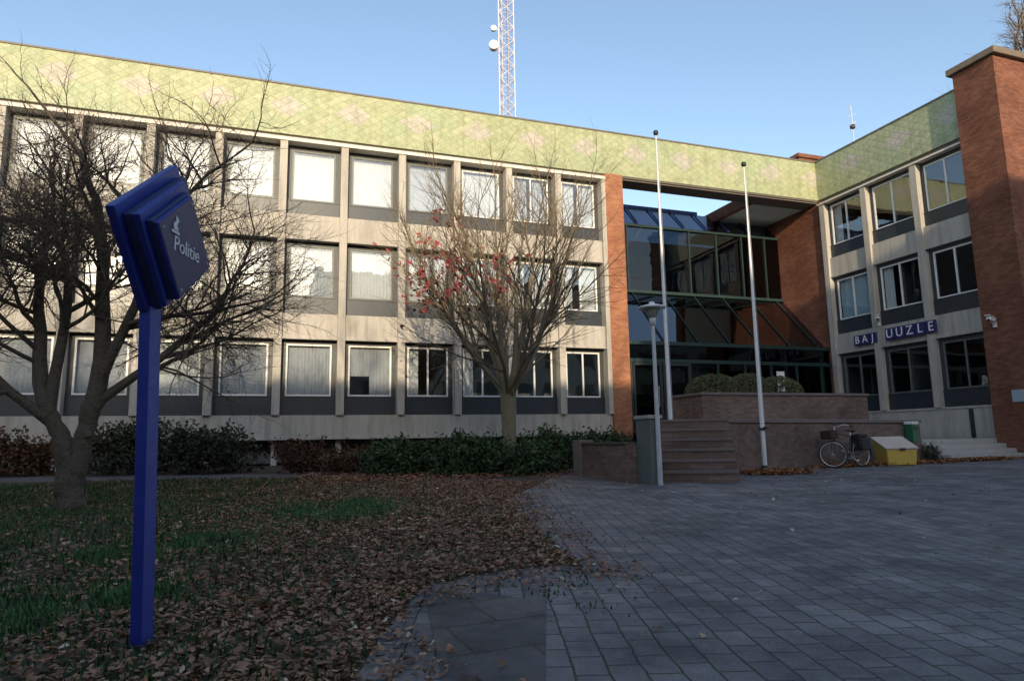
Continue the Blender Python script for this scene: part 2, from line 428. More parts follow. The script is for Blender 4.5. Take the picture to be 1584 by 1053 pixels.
FW = .15
def window(parent, xf0, u0, u1, fl, centre, blind, bmat=None, push=0, frame='white'):
    xf = lambda u, d, z: xf0(u, d-push, z)
    zs, zg, zh = FLOORS[fl]
    m = MB(xf)                                   # dark outer frame, set back in the reveal
    d0, d1 = .30, .38
    for a in ((u0,d0,zg,u0+FW,d1,zh),(u1-FW,d0,zg,u1,d1,zh),(u0+FW,d0,zh-.14,u1-FW,d1,zh)): m.box(*a)
    w = m.build('window', M['frame_dark'], parent, True)
    m = MB(xf); m.box(u0, .27, zs, u1, .37, zg); m.box(u0, .25, zg-.03, u1, .27, zg-.002)
    m.build('spandrel', M['panel'], w, True)
    a, b, lo, hi = u0+FW, u1-FW, zg, zh-.14
    m = MB(xf); t = .055
    for q in ((a,.305,lo,b,.365,lo+t),(a,.305,hi-t,b,.365,hi),(a,.305,lo+t,a+t,.365,hi-t),(b-t,.305,lo+t,b,.365,hi-t)): m.box(*q)
    if centre: c = (a+b)/2 + .1*(centre == 2); m.box(c-.028,.30,lo+t,c+.028,.36,hi-t)
    m.build('window_frame', M[frame], w, True)
    m = MB(xf); m.box(a+t,.328,lo+t,b-t,.338,hi-t); m.build('pane', M['glass'], w, True)
    if blind:
        m = MB(xf)
        for s0, s1, h in blind:
            n = max(2, int((s1-s0)*(b-a)/.055)); z0 = hi-.02-(hi-lo-.04)*h
            v, f = [], []
            for i in range(n+1):
                u = a+.02+(b-a-.04)*(s0+(s1-s0)*i/n); dd = .46+.016*(i % 2)+rng.uniform(-.004,.004)
                v += [(u,dd,z0),(u,dd,hi-.02)]
            for i in range(n): f.append((2*i,2*i+2,2*i+3,2*i+1))
            m.add(v, f)
        m.build('blind', bmat or rng.choice((M['blind'], M['blind'], M['blind_grey'])), w, True)
    return w

wing = thing('office_wing', 'long three storey office wing with concrete window grid under yellow green tiled fascia', 'building', (1.5, 22.9, .4))
BAY = 1.964; XS = [BAY*i for i in range(-6, 7)]
m = MB(fA)
for z0, z1 in BANDS:
    m = MB(fA); m.box(XS[0]-.14, .002, z0, 11.80, .40, z1); m.box(XS[0]-.14, -.05, z0-.02, 11.80, .0, z0+.04)
    m.build('concrete_band', M['concrete'], wing, True)
for fl, (zs, zg, zh) in enumerate(FLOORS):
    top = (FLOORS[1][0], FLOORS[2][0], 11.0)[fl]
    for x in XS:
        a, b = x-.12, x+.12
        if x > 11: a, b = 11.63, 11.80
        m = MB(fA); m.box(a, -.12, zs, b, .001, top-.002); m.box(a, .0, zs, b, .40, zh-.001); m.build('mullion', M['concrete'], wing, True)
    for i in range(len(XS)-1):
        u0 = XS[i]+.12; u1 = XS[i+1]-.12 if i < len(XS)-2 else 11.63
        k = i-6
        if fl == 2:
            bl = [(0,1,rng.choice((1,1,.97,.94)))] if k < 4 else [(0,.42,1),(.6,1,.95)]
            if k == 3: bl = [(0,1,.99)]
            ce = k >= 4
        elif fl == 1:
            bl = [(0,1,rng.choice((1,.98,1,.85)))] if k < 2 else [(0,.55,1),(.7,1,1)] if k < 4 else [(0,.3,1),(.5,1,.98)]
            ce = k >= 3
        else:
            bl = [(0,1,rng.choice((1,.97,.72)))] if k < 1 else [(0,.5,.6),(.5,1,.98)] if k == 1 else [(.02,.28,1)] if k in (2,3) else None
            ce = k >= 2
        window(wing, fA, u0, u1, fl, ce, bl, None, .04, 'white' if fl == 0 or k > 2 else 'frame_grey')
m = MB(fA); m.box(XS[0]-.14, -.16, 11.0, 11.80, .42, 11.12); m.build('window_ledge', M['ledge'], wing, True)
m = MB(fA); m.box(XS[0]-.3, .05, 11.12, 11.80, .45, 11.30); m.build('soffit', M['soffit'], wing, True)
m = MB(fA); m.box(-13, -.03, 11.27, XB-.02, .95, 13.0); m.build('fascia', M['tiles'], wing, True)
m = MB(fA); m.box(-13.05, -.06, 13.0, XB-.05, 1.0, 13.06); m.build('coping', M['coping'], wing, True)
m = MB(fA); m.box(12.56, .0, 11.20, XB-.02, .92, 11.27); m.box(12.56, .06, 11.14, XB-.02, .86, 11.20); m.build('beam_soffit', M['soffit'], wing, True)
m = MB(); m.box(11.80, 22.38, .3, 12.56, 23.2, 11.27); m.build('brick_pier', M['brick'], wing, True)
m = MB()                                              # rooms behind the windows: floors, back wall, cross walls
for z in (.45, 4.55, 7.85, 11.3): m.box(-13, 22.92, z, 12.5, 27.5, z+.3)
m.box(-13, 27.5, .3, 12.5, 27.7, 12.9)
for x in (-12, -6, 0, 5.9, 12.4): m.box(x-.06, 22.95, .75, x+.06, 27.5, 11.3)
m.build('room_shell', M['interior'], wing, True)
m = MB(); m.box(-13, 23.5, 12.7, 12.5, 34, 12.9); m.build('flat_roof', M['roofing'], wing, True)
for x in XS[1:-1]:
    m = MB(); m.box(x-.09, 22.75, .2, x+.09, 22.95, 1.2); m.build('base_post', M['concrete'], wing, True)
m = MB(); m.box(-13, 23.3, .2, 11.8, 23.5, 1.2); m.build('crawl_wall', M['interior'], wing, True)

# ------------------------------------------------------------------ side wing
side = thing('side_wing', 'right hand wing with green tiled fascia, grey concrete window grid and tall brick pier', 'building', (22.9, 19, .4))
YM = [22.24, 20.05, 17.75]; YP = 15.70
m = MB(fB)
for z0, z1 in BANDS:
    m = MB(fB); m.box(-22.40, .002, z0 if z0 > 2 else .6, -YP, .40, z1); m.box(-22.40, -.035, z0 if z0 > 2 else 1.88, -YP, .0, (z0+.05) if z0 > 2 else 1.95)
    m.build('concrete_band', M['concrete'], side, True)
for fl, (zs, zg, zh) in enumerate(FLOORS):
    for y in YM:
        m = MB(fB); m.box(-y-.14, -.10, zs, -y+.12, .001, (FLOORS[1][0], FLOORS[2][0], 11.0)[fl]-.002); m.box(-y-.14, .0, zs, -y+.12, .40, zh-.001); m.build('mullion', M['concrete'], side, True)
    ys = YM + [YP]
    for i in range(3):
        u0, u1 = -ys[i]+.12, -ys[i+1]-.14 if i < 2 else -YP
        bl, bm_ = None, None
        if fl == 1 and i == 0: bl, bm_ = [(0,1,1)], M['blind_blue']
        if fl == 1 and i == 1: bl = [(0,.25,1)]
        if fl == 2 and i == 0: bl = [(0,.25,1)]
        window(side, fB, u0, u1, fl, 1, bl, bm_, .17, 'white' if fl else 'frame_grey')
m = MB(fB); m.box(-22.45, -.14, 11.0, -YP, .42, 11.07); m.build('window_ledge', M['ledge'], side, True)
m = MB(fB); m.box(-22.45, .05, 11.07, -YP, .45, 11.30); m.build('soffit', M['soffit'], side, True)
m = MB(fB); m.box(-23.45, -.03, 11.27, -YP, .95, 13.0); m.build('fascia', M['tiles'], side, True)
m = MB(fB); m.box(-23.5, -.06, 13.0, -YP, 1.0, 13.06); m.build('coping', M['coping'], side, True)
m = MB(); m.box(XB, 22.40, .3, XB+.4, 30.2, 11.27); m.build('recess_wall', M['red_brick'], side, True)
m = MB(); m.box(19.55, 23.47, 11.16, XB-.01, 26.2, 11.24); m.build('pale_soffit', M['soffit_pale'], side, True)
m = MB(); m.box(19.32, 23.46, 11.12, 19.55, 26.6, 11.62); m.box(19.55, 26.2, 11.12, XB, 26.6, 11.62); m.build('brick_edge', M['red_brick'], side, True)
m = MB(); m.box(22.06, 14.28, .2, 26.5, YP, 13.42); m.build('brick_pier', M['red_brick'], side, True)
m = MB(); m.box(21.92, 14.12, 13.42, 26.6, 15.84, 13.66); m.build('pier_cap', noisy('brown_cap', (.13,.10,.075), (.20,.16,.115), 3, .85, .3, 30), side, True, .03)
m = MB(); m.box(22.035, 14.32, 1.98, 22.055, 15.0, 2.36); m.build('wall_plaque', noisy('plaque_blue', (.30,.36,.42), (.36,.42,.48), 3, .5, 0), side, True)
m = MB()
for z in (.45, 4.55, 7.85, 11.3): m.box(XB+.42, 15.8, z, 27, 27.4, z+.3)
m.box(27, 15.8, .3, 27.2, 27.4, 12.9)
for y in (15.75, 19.0, 22.5): m.box(XB+.45, y, .75, 27, y+.1, 11.3)
m.build('room_shell', M['interior'], side, True)
m = MB(); m.box(XB+.9, 15.8, 12.7, 34, 34, 12.9); m.build('flat_roof', M['roofing'], side, True)
m = MB(); m.box(25.2, 26.4, 12.9, 27.3, 28, 15.3); m.box(25.1, 26.3, 15.3, 27.4, 28.1, 15.5); m.build('chimney', M['red_brick'], side, True)
m = MB(fB); m.box(-16.66, -.06, .9, -16.54, .0, 1.85); m.build('drain_pipe', M['black'], side, True)

# ------------------------------------------------------------------ glazed entrance in the recess
ent = thing('glass_entrance', 'dark glazed entrance hall with teal rails and sloping glass canopy between the two wings', 'building', (17.4, 24, .4))
X0, X1 = 12.60, XB-.02
def rail(pts, r, mat, name): 
    return None
m = MB(); m.box(X0, 25.16, 7.15, X1, 25.19, 10.22); m.build('upper_glazing', M['glass_dark'], ent, True)
m = MB(); m.box(X0, 25.08, 10.22, X1, 25.30, 10.32); m.box(X0, 25.02, 7.24, X1, 25.3, 7.36); m.build('upper_rail', M['teal'], ent, True)
for x in (14.2, 15.9, 17.35, 18.8, 20.2, 21.5):
    m = MB(); m.box(x-.028, 25.10, 7.15, x+.028, 25.24, 10.22); m.build('upper_mullion', M['teal'], ent, True)
m = MB(); m.add([(X0,25.2,10.37),(X1,25.2,10.37),(X1,26.3,11.50),(X0,26.3,11.50),(X0,25.2,10.33),(X1,25.2,10.33),(X1,26.3,11.46),(X0,26.3,11.46)],
      [(0,1,2,3),(7,6,5,4),(0,4,5,1),(3,2,6,7)]); m.build('roof_glazing', M['glass_roof'], ent, True)
m = MB(); m.box(X0, 26.3, 11.44, X1-3.6, 26.5, 11.66); m.build('roof_beam', M['navy'], ent, True)
for x in (13.6, 14.8, 16.0, 17.2, 18.4, 19.6, 20.8):
    m = MB(); m.tube([(x,25.18,10.42),(x,26.26,11.56)], .04, 4, smooth=False); m.build('roof_bar', M['navy'], ent, True)
m = MB(); m.add([(X0,25.1,7.24),(X1,25.1,7.24),(X1,22.62,4.62),(X0,22.62,4.62),(X0,25.1,7.20),(X1,25.1,7.20),(X1,22.62,4.58),(X0,22.62,4.58)],
      [(3,2,1,0),(4,5,6,7),(0,1,5,4),(2,3,7,6)]); m.build('canopy_glazing', M['glass_roof'], ent, True)
for x in (12.75, 14.3, 15.9, 17.4, 18.9, 20.4, 21.9):
    m = MB(); m.tube([(x,25.06,7.26),(x,22.6,4.66)], .028, 6); m.build('canopy_bar', M['teal'], ent, True)
m = MB(); m.box(X0, 22.50, 4.60, X1, 22.66, 4.74); m.build('canopy_rail', M['teal'], ent, True)
m = MB(); m.box(X0, 22.52, 3.92, X1, 22.68, 4.06); m.build('door_rail', M['teal'], ent, True)
m = MB(); m.box(X0, 22.60, 4.06, X1, 22.615, 4.60); m.build('transom_glazing', M['glass_dark'], ent, True)
m = MB(); m.box(X0, 22.60, 1.50, X1, 22.615, 3.92); m.build('lower_glazing', M['glass_dark'], ent, True)
for x in (12.7, 14.0, 15.3, 16.6, 17.9, 19.2, 20.5, 21.8):
    m = MB(); m.box(x-.04, 22.53, 1.46, x+.04, 22.67, 3.92); m.build('lower_mullion', M['teal'], ent, True)
for x in (13.35, 14.65):
    m = MB(); m.box(x-.6, 22.48, 1.50, x-.53, 22.58, 3.90); m.box(x+.53, 22.48, 1.50, x+.6, 22.58, 3.90); m.box(x-.53, 22.48, 3.8, x+.53, 22.58, 3.90); m.box(x-.53, 22.48, 1.5, x+.53, 22.58, 1.62)
    dr = m.build('door', M['black'], ent, True)
    m = MB(); m.tube([(x+.42,22.40,2.2),(x+.42,22.40,3.0)], .018, 8); m.box(x+.41,22.40,2.3,x+.43,22.5,2.32); m.box(x+.41,22.40,2.88,x+.43,22.5,2.9); m.build('handle', M['chrome'], dr, True)
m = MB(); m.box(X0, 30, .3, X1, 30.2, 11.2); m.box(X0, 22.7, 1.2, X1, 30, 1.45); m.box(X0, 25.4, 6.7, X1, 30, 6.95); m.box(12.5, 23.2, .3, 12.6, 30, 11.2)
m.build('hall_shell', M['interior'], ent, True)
m = MB()  # pale panels stand in for windows reflected in the upper glazing
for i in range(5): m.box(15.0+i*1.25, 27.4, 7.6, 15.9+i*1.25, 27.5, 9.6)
m.build('window_reflection', M['blind'], ent, True)

# ------------------------------------------------------------------ terrace, steps, walls
terr = thing('entrance_terrace', 'raised brick terrace with pale coping in front of the glazed entrance', 'terrace', (13.5, 16, .25))
m = MB(); m.prism([(8.15,13.70),(9.55,12.82),(10.35,13.40),(18.72,15.62),(18.72,22.45),(12.75,22.45)], lambda x,y: gz(x,y)-.1, 1.37)
m.build('retaining_wall', M['brick_dark'], terr, True)
m = MB(); m.prism([(8.12,13.70),(9.55,12.78),(10.36,13.36),(18.77,15.58),(18.77,22.45),(12.72,22.45)], 1.37, 1.46)
m.build('coping', M['nosing'], terr, True, .008)
A0 = Vector((.848, -.53, 0)); B0 = Vector((.53, .848, 0))
st = thing('entrance_stairs', 'wide dark brick stairs climbing to the terrace between the white flagpoles', 'stairs', (7.9, 11.9, .17))
p0 = Vector((7.12, 12.10, 0)); W = 1.72; TR = .315
for i in range(6):
    a = p0 + B0*(TR*i); b = p0 + B0*(TR*6)
    if i == 5: b = b + B0*.02
    z0 = .10 + .0; z1 = .18 + .2117*(i+1)
    q = [a, a+A0*W, b+A0*W, b]
    m = MB(); m.prism([(v.x, v.y) for v in q], z1-.2117 if i else z0, z1-.05)
    m2 = [a-B0*.02, a+A0*W-B0*.02, b+A0*W, b]
    s = m.build('step', M['brick_dark'], st, True)
    m = MB(); m.prism([(v.x, v.y) for v in m2], z1-.05, z1-.001); m.build('nosing', M['nosing'], s, True)
ch = thing('cheek_wall', 'tall narrow grey wall end beside the foot of the entrance stairs', 'wall', (6.93, 11.75, .17))
m = MB(); m.box(6.82, 11.5, .1, 7.06, 12.02, 1.42); m.build('pier', noisy('mossy_block', (.10,.12,.115), (.15,.165,.155), 3, .85, .3), ch, True)
m = MB(); m.box(6.79, 11.47, 1.42, 7.09, 12.05, 1.49); m.build('cap', M['stone'], ch, True, .006)
lw = thing('low_wall', 'low dark brick wall with stone post edging the shrub bed beside the stairs', 'wall', (6.7, 13.3, .2))
m = MB(); m.box(6.60, 12.06, .1, 6.86, 14.1, .93); m.build('wall', M['brick_dark'], lw, True)
m = MB(); m.box(6.57, 12.06, .93, 6.89, 14.1, .98); m.build('cap', M['bark_dark'], lw, True)
m = MB(); m.box(6.54, 14.1, .1, 6.88, 14.5, 1.03); m.build('end_post', M['nosing'], lw, True, .01)
pl = thing('brick_planter', 'long raised brick planter on the terrace holding clipped bushes', 'planter', (15.5, 18.3, 1.46))
m = MB(); m.box(12.25, 17.5, 1.46, 18.75, 19.2, 2.32); m.build('planter_wall', M['brick_dark'], pl, True)
m = MB(); m.box(12.2, 17.45, 2.32, 18.8, 19.25, 2.40); m.build('planter_cap', M['nosing'], pl, True, .008)
tb = thing('side_steps', 'short flight of pale stone steps at the right end of the brick terrace', 'stairs', (20.2, 15.2, .25))
for i in range(4):
    m = MB(); y0 = 14.75+.3*i
    m.box(18.80, y0, .1 if i == 0 else .25+.15*i, 22.04, 22.3 if i == 3 else y0+.6, .25+.15*(i+1)-.002*(i<3))
    m.build('step', M['step'], tb, True, .01)

# ------------------------------------------------------------------ vegetation
def leafquad(mb, p, s, r, flat=0, att=None):
    d = Vector((r.gauss(0,1), r.gauss(0,1), r.gauss(0,1)*(1-flat)+.001)).normalized()
    n = Vector((r.gauss(0,1)*(1-flat*.7), r.gauss(0,1)*(1-flat*.7), r.gauss(0,1)+flat*2)).normalized()
    w = d.cross(n)
    if w.length < 1e-3: w = Vector((1,0,0))
    w.normalize(); d = n.cross(w)
    p = Vector(p); k = s*r.uniform(.7,1.3)
    mid = n*(k*.18*r.uniform(-1,1))
    mb.add([p-d*k*.5, p+w*k*.30+mid, p+d*k*.55, p-w*k*.30+mid], [(0,1,2,3)], 0, False, r.random() if att is None else att)

def shrub(name, c, rx, ry, h, n, mat, label, group=None, leaf=.08, cat='shrub', seed=1, lumpy=.35, clip=False):
    r = random.Random(seed)
    x, y = c[:2]; zb = c[2] if len(c) > 2 else gz(x, y)
    t = thing(name, label, cat, (x, y, zb), 0, group)
    m = MB(); st = MB()
    tips = []
    ns = max(6, int(n/220))
    for i in range(ns):
        a = r.uniform(0, 6.283); rr = math.sqrt(r.random())
        q = Vector((rx*rr*math.cos(a)*.95, ry*rr*math.sin(a)*.95, h*(.15+.75*math.sqrt(max(0,1-rr*rr)) if clip else (.55+.45*math.sqrt(max(0,1-rr*rr)))*r.uniform(.75,1.08))))
        b = Vector((q.x*.35, q.y*.35, -.02))
        mid = b.lerp(q, .55)+Vector((r.uniform(-.1,.1), r.uniform(-.1,.1), 0))
        st.tube([b, mid, q], [.014,.009,.004], 4, cap=False)
        tips.append((b, mid, q))
    for i in range(n):
        if i % 2 and not clip:
            b, mid, q = r.choice(tips); t_ = r.uniform(.25,1.02)
            p = mid.lerp(q, (t_-.5)*2) if t_ > .5 else b.lerp(mid, t_*2)
            p = p + Vector((r.gauss(0,.11), r.gauss(0,.11), r.gauss(0,.08)))
        else:
            a = r.uniform(0, 6.283); u = r.random(); rr = math.sqrt(1-u*u)
            f = 1 - lumpy + lumpy*2*noise.noise(Vector((math.cos(a)*rr*2+seed*3, math.sin(a)*rr*2, u*2)))
            f = (1 + r.uniform(-.08,.03)) if clip else min(1.15, f + r.uniform(-.25,.1))
            p = Vector((rx*rr*math.cos(a)*f, ry*rr*math.sin(a)*f, h*u*f + .03))
        leafquad(m, p, leaf, r)
    m.build('foliage', mat, t, att=True)
    st.build('stems', M['twig_dark'], t)
    return t

class Tree:
    def __init__(self, seed): self.r = random.Random(seed); self.wood = MB(); self.twig = MB(); self.tips = []
    def path(self, p, d, L, r0, r1, seg, wob, up, droop=0):
        r = self.r; pts = [p.copy()]; rad = [r0]; d = d.normalized(); dirs = [d.copy()]
        for i in range(seg):
            d = d + Vector((r.gauss(0,wob), r.gauss(0,wob), r.gauss(0,wob)*.7 + up - droop*(i/seg)))
            d.normalize(); p = p + d*(L/seg); pts.append(p.copy()); dirs.append(d.copy())
            rad.append(r0 + (r1-r0)*(i+1)/seg)
        return pts, rad, dirs
    def grow(self, p, d, L, r0, lvl, P):
        q = P[lvl]; r = self.r
        pts, rad, dirs = self.path(p, d, L, r0, r0*q.get('taper',.45), q['seg'], q['wob'], q['up'], q.get('droop',0))
        last = lvl == len(P)-1
        (self.wood if lvl < P[0]['woodlvl'] else self.twig).tube(pts, rad, q['n'], cap=last is False and lvl == 0)
        if last: self.tips.append(pts[-1]); return
        nch = q['ch']; nch = r.randint(max(1,int(nch*.75)), int(nch*1.25+.5))
        for i in range(nch):
            t = q['t0'] + (1-q['t0'])*((i+r.random())/nch)
            k = min(int(t*q['seg']), q['seg']-1); f = t*q['seg']-k
            bp = pts[k].lerp(pts[k+1], f); bd = dirs[k].lerp(dirs[k+1], f).normalized(); br = rad[k]+(rad[k+1]-rad[k])*f
            ang = R(r.uniform(*q['ang'])); ax = bd.orthogonal().normalized()
            ax.rotate(Matrix.Rotation(r.uniform(0,6.283), 3, bd))
            nd = bd.copy(); nd.rotate(Matrix.Rotation(ang, 3, ax))
            self.grow(bp, nd, P[lvl+1]['L']*r.uniform(.65,1.25)*(1.15-.45*t), min(br*.75, P[lvl+1]['r']*r.uniform(.8,1.2)), lvl+1, P)
        if q.get('lead', 1):
            self.grow(pts[-1], dirs[-1], P[lvl+1]['L']*r.uniform(.8,1.1), rad[-1], lvl+1, P)

def make_tree(name, label, cat, base, seed, stems, P, wood, twig, group=None):
    t = thing(name, label, cat, base, 0, group); T = Tree(seed)
    for (off, d, L, r) in stems: T.grow(Vector(off), Vector(d), L, r, 0, P)
    T.wood.build('trunk', wood, t); T.twig.build('crown', twig, t)
    return t, T

# gnarled tree on the lawn, left
tx, ty = -2.85, 11.82
P = [dict(woodlvl=2, seg=6, wob=.11, up=.03, n=9, ch=7, t0=.25, ang=(30,70), taper=.5),
     dict(L=1.75, r=.044, seg=6, wob=.16, up=.05, n=6, ch=7, t0=.2, ang=(30,75), taper=.4),
     dict(L=1.15, r=.018, seg=5, wob=.19, up=.04, n=5, ch=6, t0=.12, ang=(25,75), taper=.4),
     dict(L=.65, r=.0070, seg=4, wob=.2, up=.04, n=4, ch=7, t0=.1, ang=(25,75), taper=.5),
     dict(L=.34, r=.0034, seg=3, wob=.25, up=.03, n=3)]
gn, T = make_tree('bare_tree', 'large gnarled bare tree on the lawn behind the blue sign, forked low', 'tree', (tx, ty, gz(tx,ty)-.05), 8, [
    ((-.38,.05,1.62), (-.40,.05,.9), 2.9, .12), ((.25,.09,1.85), (.12,.1,.97), 3.6, .14), ((.22,.08,1.7), (.75,.1,.62), 2.3, .085), ((-.30,.03,1.4), (-.75,-.3,.6), 2.3, .085),
    ((.26,.1,2.0), (.45,-.2,.9), 3.0, .09), ((-.35,.05,1.6), (.1,.2,1), 3.4, .09)],
    P, M['bark_dark'], M['twig_dark'])
gn.scale = (.98,.98,.92)
m = MB(); k = Vector
def gnarl(pts, rads):
    r_ = random.Random(3); out = []; ra = []
    for a in range(len(pts)-1):
        for q in range(4):
            t = q/4; p = Vector(pts[a]).lerp(Vector(pts[a+1]), t)
            out.append(p + Vector((r_.gauss(0,.010), r_.gauss(0,.010), 0))); ra.append((rads[a]+(rads[a+1]-rads[a])*t)*r_.uniform(.93,1.09))
    out.append(Vector(pts[-1])); ra.append(rads[-1]); m.tube(out, ra, 14)
gnarl([(.04,0,-.12),(.02,0,.06),(.0,0,.3),(-.03,0,.6),(-.10,.02,1.0),(-.22,.035,1.3),(-.40,.05,1.68)], [.31,.22,.18,.16,.14,.12,.11])
gnarl([(.01,0,.30),(.05,.01,.6),(.11,.03,.95),(.15,.05,1.3),(.21,.08,1.65),(.27,.10,2.05)], [.16,.155,.14,.13,.14,.12])
for b in ((.14,.18,.45),(-.16,.12,.7),(.22,-.08,1.2)): m.lathe([(.01,-.07),(.07,-.03),(.08,.02),(.04,.07),(.01,.08)], (b[0]*.9,b[1]*.8,b[2]), 8)
m.build('trunk_base', M['bark_dark'], gn)

# vase shaped tree in the bed, centre
cx, cy = 5.70, 16.6
P = [dict(woodlvl=2, seg=7, wob=.045, up=.045, n=8, ch=6, t0=.2, ang=(16,42), taper=.35),
     dict(L=2.0, r=.034, seg=6, wob=.08, up=.025, n=5, ch=7, t0=.12, ang=(18,50), taper=.4),
     dict(L=1.15, r=.014, seg=4, wob=.12, up=.03, n=4, ch=5, t0=.15, ang=(18,50), taper=.45),
     dict(L=.55, r=.0062, seg=3, wob=.14, up=.03, n=3)]
stems = []
rr = random.Random(11)
for i in range(13):
    a = i*2.399 + rr.uniform(-.2,.2); tilt = R((12, 34, 50, 64)[i % 4] + rr.uniform(-4,4))
    stems.append(((.08*math.cos(a), .08*math.sin(a), 1.9+.05*(i%5)), (math.sin(tilt)*math.cos(a), math.sin(tilt)*math.sin(a), math.cos(tilt)), 3.9 if i % 4 < 2 else 3.9, .062 if i % 4 else .10))
vt, T2 = make_tree('vase_tree', 'bare many stemmed tree with red leaves in the shrub bed before the window grid', 'tree', (cx, cy, gz(cx,cy)-.05), 12, stems, P, M['bark_pale'], M['twig_pale'])
m = MB(); m.tube([(0,0,-.1),(0,0,.5),(.01,0,1.2),(0,0,1.8),(.0,0,2.1)], [.27,.20,.18,.20,.19], 12)
m.build('trunk_base', M['bark_pale'], vt)
m = MB(); r2 = random.Random(4)
ctr = [Vector((-2.6,-1,4.4)), Vector((-1.9,-.8,5.2)), Vector((-3.0,-.5,5.4)), Vector((-1.0,-1.2,4.9)), Vector((-.4,-1.0,5.0)), Vector((-1.6,0,5.8)), Vector((-3.2,-.6,3.6)), Vector((-3.4,-.6,4.6)), Vector((-2.2,.3,4.9))]
for tp in T2.tips:
    dmin = min((tp-c).length for c in ctr)
    if r2.random() < max(0, .7-dmin*.6):
        for k in range(r2.randint(2,4)): leafquad(m, tp+Vector((r2.gauss(0,.06), r2.gauss(0,.06), r2.gauss(0,.06)-.03)), .15, r2)
m.build('red_leaves', M['redleaf'], vt, att=True)

# crown reaching in at the top right
P = [dict(woodlvl=2, seg=6, wob=.03, up=.05, n=8, ch=9, t0=.72, ang=(30,65), taper=.4),
     dict(L=4.0, r=.10, seg=6, wob=.12, up=.04, n=6, ch=7, t0=.2, ang=(25,65), taper=.4),
     dict(L=2.2, r=.045, seg=5, wob=.16, up=.03, n=4, ch=6, t0=.15, ang=(25,65), taper=.4),
     dict(L=1.1, r=.020, seg=4, wob=.18, up=.02, n=3, ch=4, t0=.1, ang=(25,65), taper=.5),
     dict(L=.6, r=.012, seg=3, wob=.2, up=.02, n=3)]
ot, T3 = make_tree('tall_tree', 'dark bare tree whose twigs show above the tall brick pier', 'tree', (42.2, 24.6, .3), 21,
    [((0,0,0), (-.02,.02,1), 22, .4)], P, M['bark_dark'], M['twig_dark'])

# shrubs
ev = 'evergreen shrubs in the bed before the wing'
shrub('evergreen_shrub', (2.9,17.1), 1.2, .9, .85, 4200, M['shrub'], 'low dark evergreen shrub left of the many stemmed tree', ev, .10, seed=3, lumpy=.22)
shrub('evergreen_shrub', (4.5,16.1), 1.1, .9, .98, 4600, M['shrub'], 'rounded evergreen shrub touching the trunk of the many stemmed tree', ev, .10, seed=4, lumpy=.22)
shrub('evergreen_shrub', (5.7,15.4), 1.0, .75, .7, 3400, M['shrub'], 'low evergreen shrub in front of the many stemmed tree beside the leaf strewn paving', ev, .10, seed=5, lumpy=.22)
shrub('evergreen_shrub', (6.9,16.6), 1.2, 1.0, 1.1, 4200, M['shrub'], 'evergreen shrub right of the many stemmed tree behind the low wall', ev, .10, seed=6, lumpy=.22)
shrub('evergreen_shrub', (8.7,17.3), 1.25, .9, 1.0, 3800, M['shrub'], 'evergreen shrub nearest the orange brick pier', ev, .10, seed=7, lumpy=.22)
shrub('russet_shrub', (.9,18.5), 1.1, .7, .9, 2400, M['shrub3'], 'thin russet shrub under the pale concrete base of the wing', None, .09, seed=8, lumpy=.5)
shrub('russet_shrub', (1.9,17.8), .75, .6, .75, 1500, M['shrub3'], 'small reddish brown shrub beside the evergreen shrubs', None, .09, seed=9, lumpy=.5)
shrub('dull_shrub', (-1.6,19.6), 1.35, .8, 1.35, 5200, M['shrub2'], 'dense dark shrub below the windows right of the blue sign post', 'dull shrubs along the path', .10, seed=10, lumpy=.25)
shrub('dull_shrub', (-3.5,20.2), 1.35, .8, 1.4, 5200, M['shrub2'], 'dense dark shrub below the windows behind the blue sign post', 'dull shrubs along the path', .10, seed=11, lumpy=.25)
shrub('berry_shrub', (-6.4,20.9), 1.4, .8, 1.2, 3600, M['shrub3'], 'reddish shrub at the left edge behind the gnarled tree', None, .10, seed=12, lumpy=.3)
hb = 'clipped bushes in the raised planter'
for (x, rx, h, sd, lb) in ((13.2,1.0,.62,20,'greenish clipped bush at the left end of the raised planter'), (14.5,.8,.66,21,'rounded clipped bush second from the left in the raised planter'), (15.7,.85,.58,22,'clipped bush behind the right flagpole in the raised planter')):
    shrub('clipped_bush', (x,18.2,2.38), rx, .7, h, 2800, M['hedge'], lb, hb, leaf=.06, seed=sd, lumpy=.1, clip=True)
shrub('pier_shrub', (22.3,13.7), .9, .45, .75, 1500, M['shrub2'], 'dark shrub at the foot of the tall brick pier', None, .09, seed=30)
shrub('wall_shrub', (17.6,14.45), .32, .3, .5, 900, M['shrub2'], 'small grey green shrub between the yellow bin and the pale steps', None, leaf=.06, seed=31)

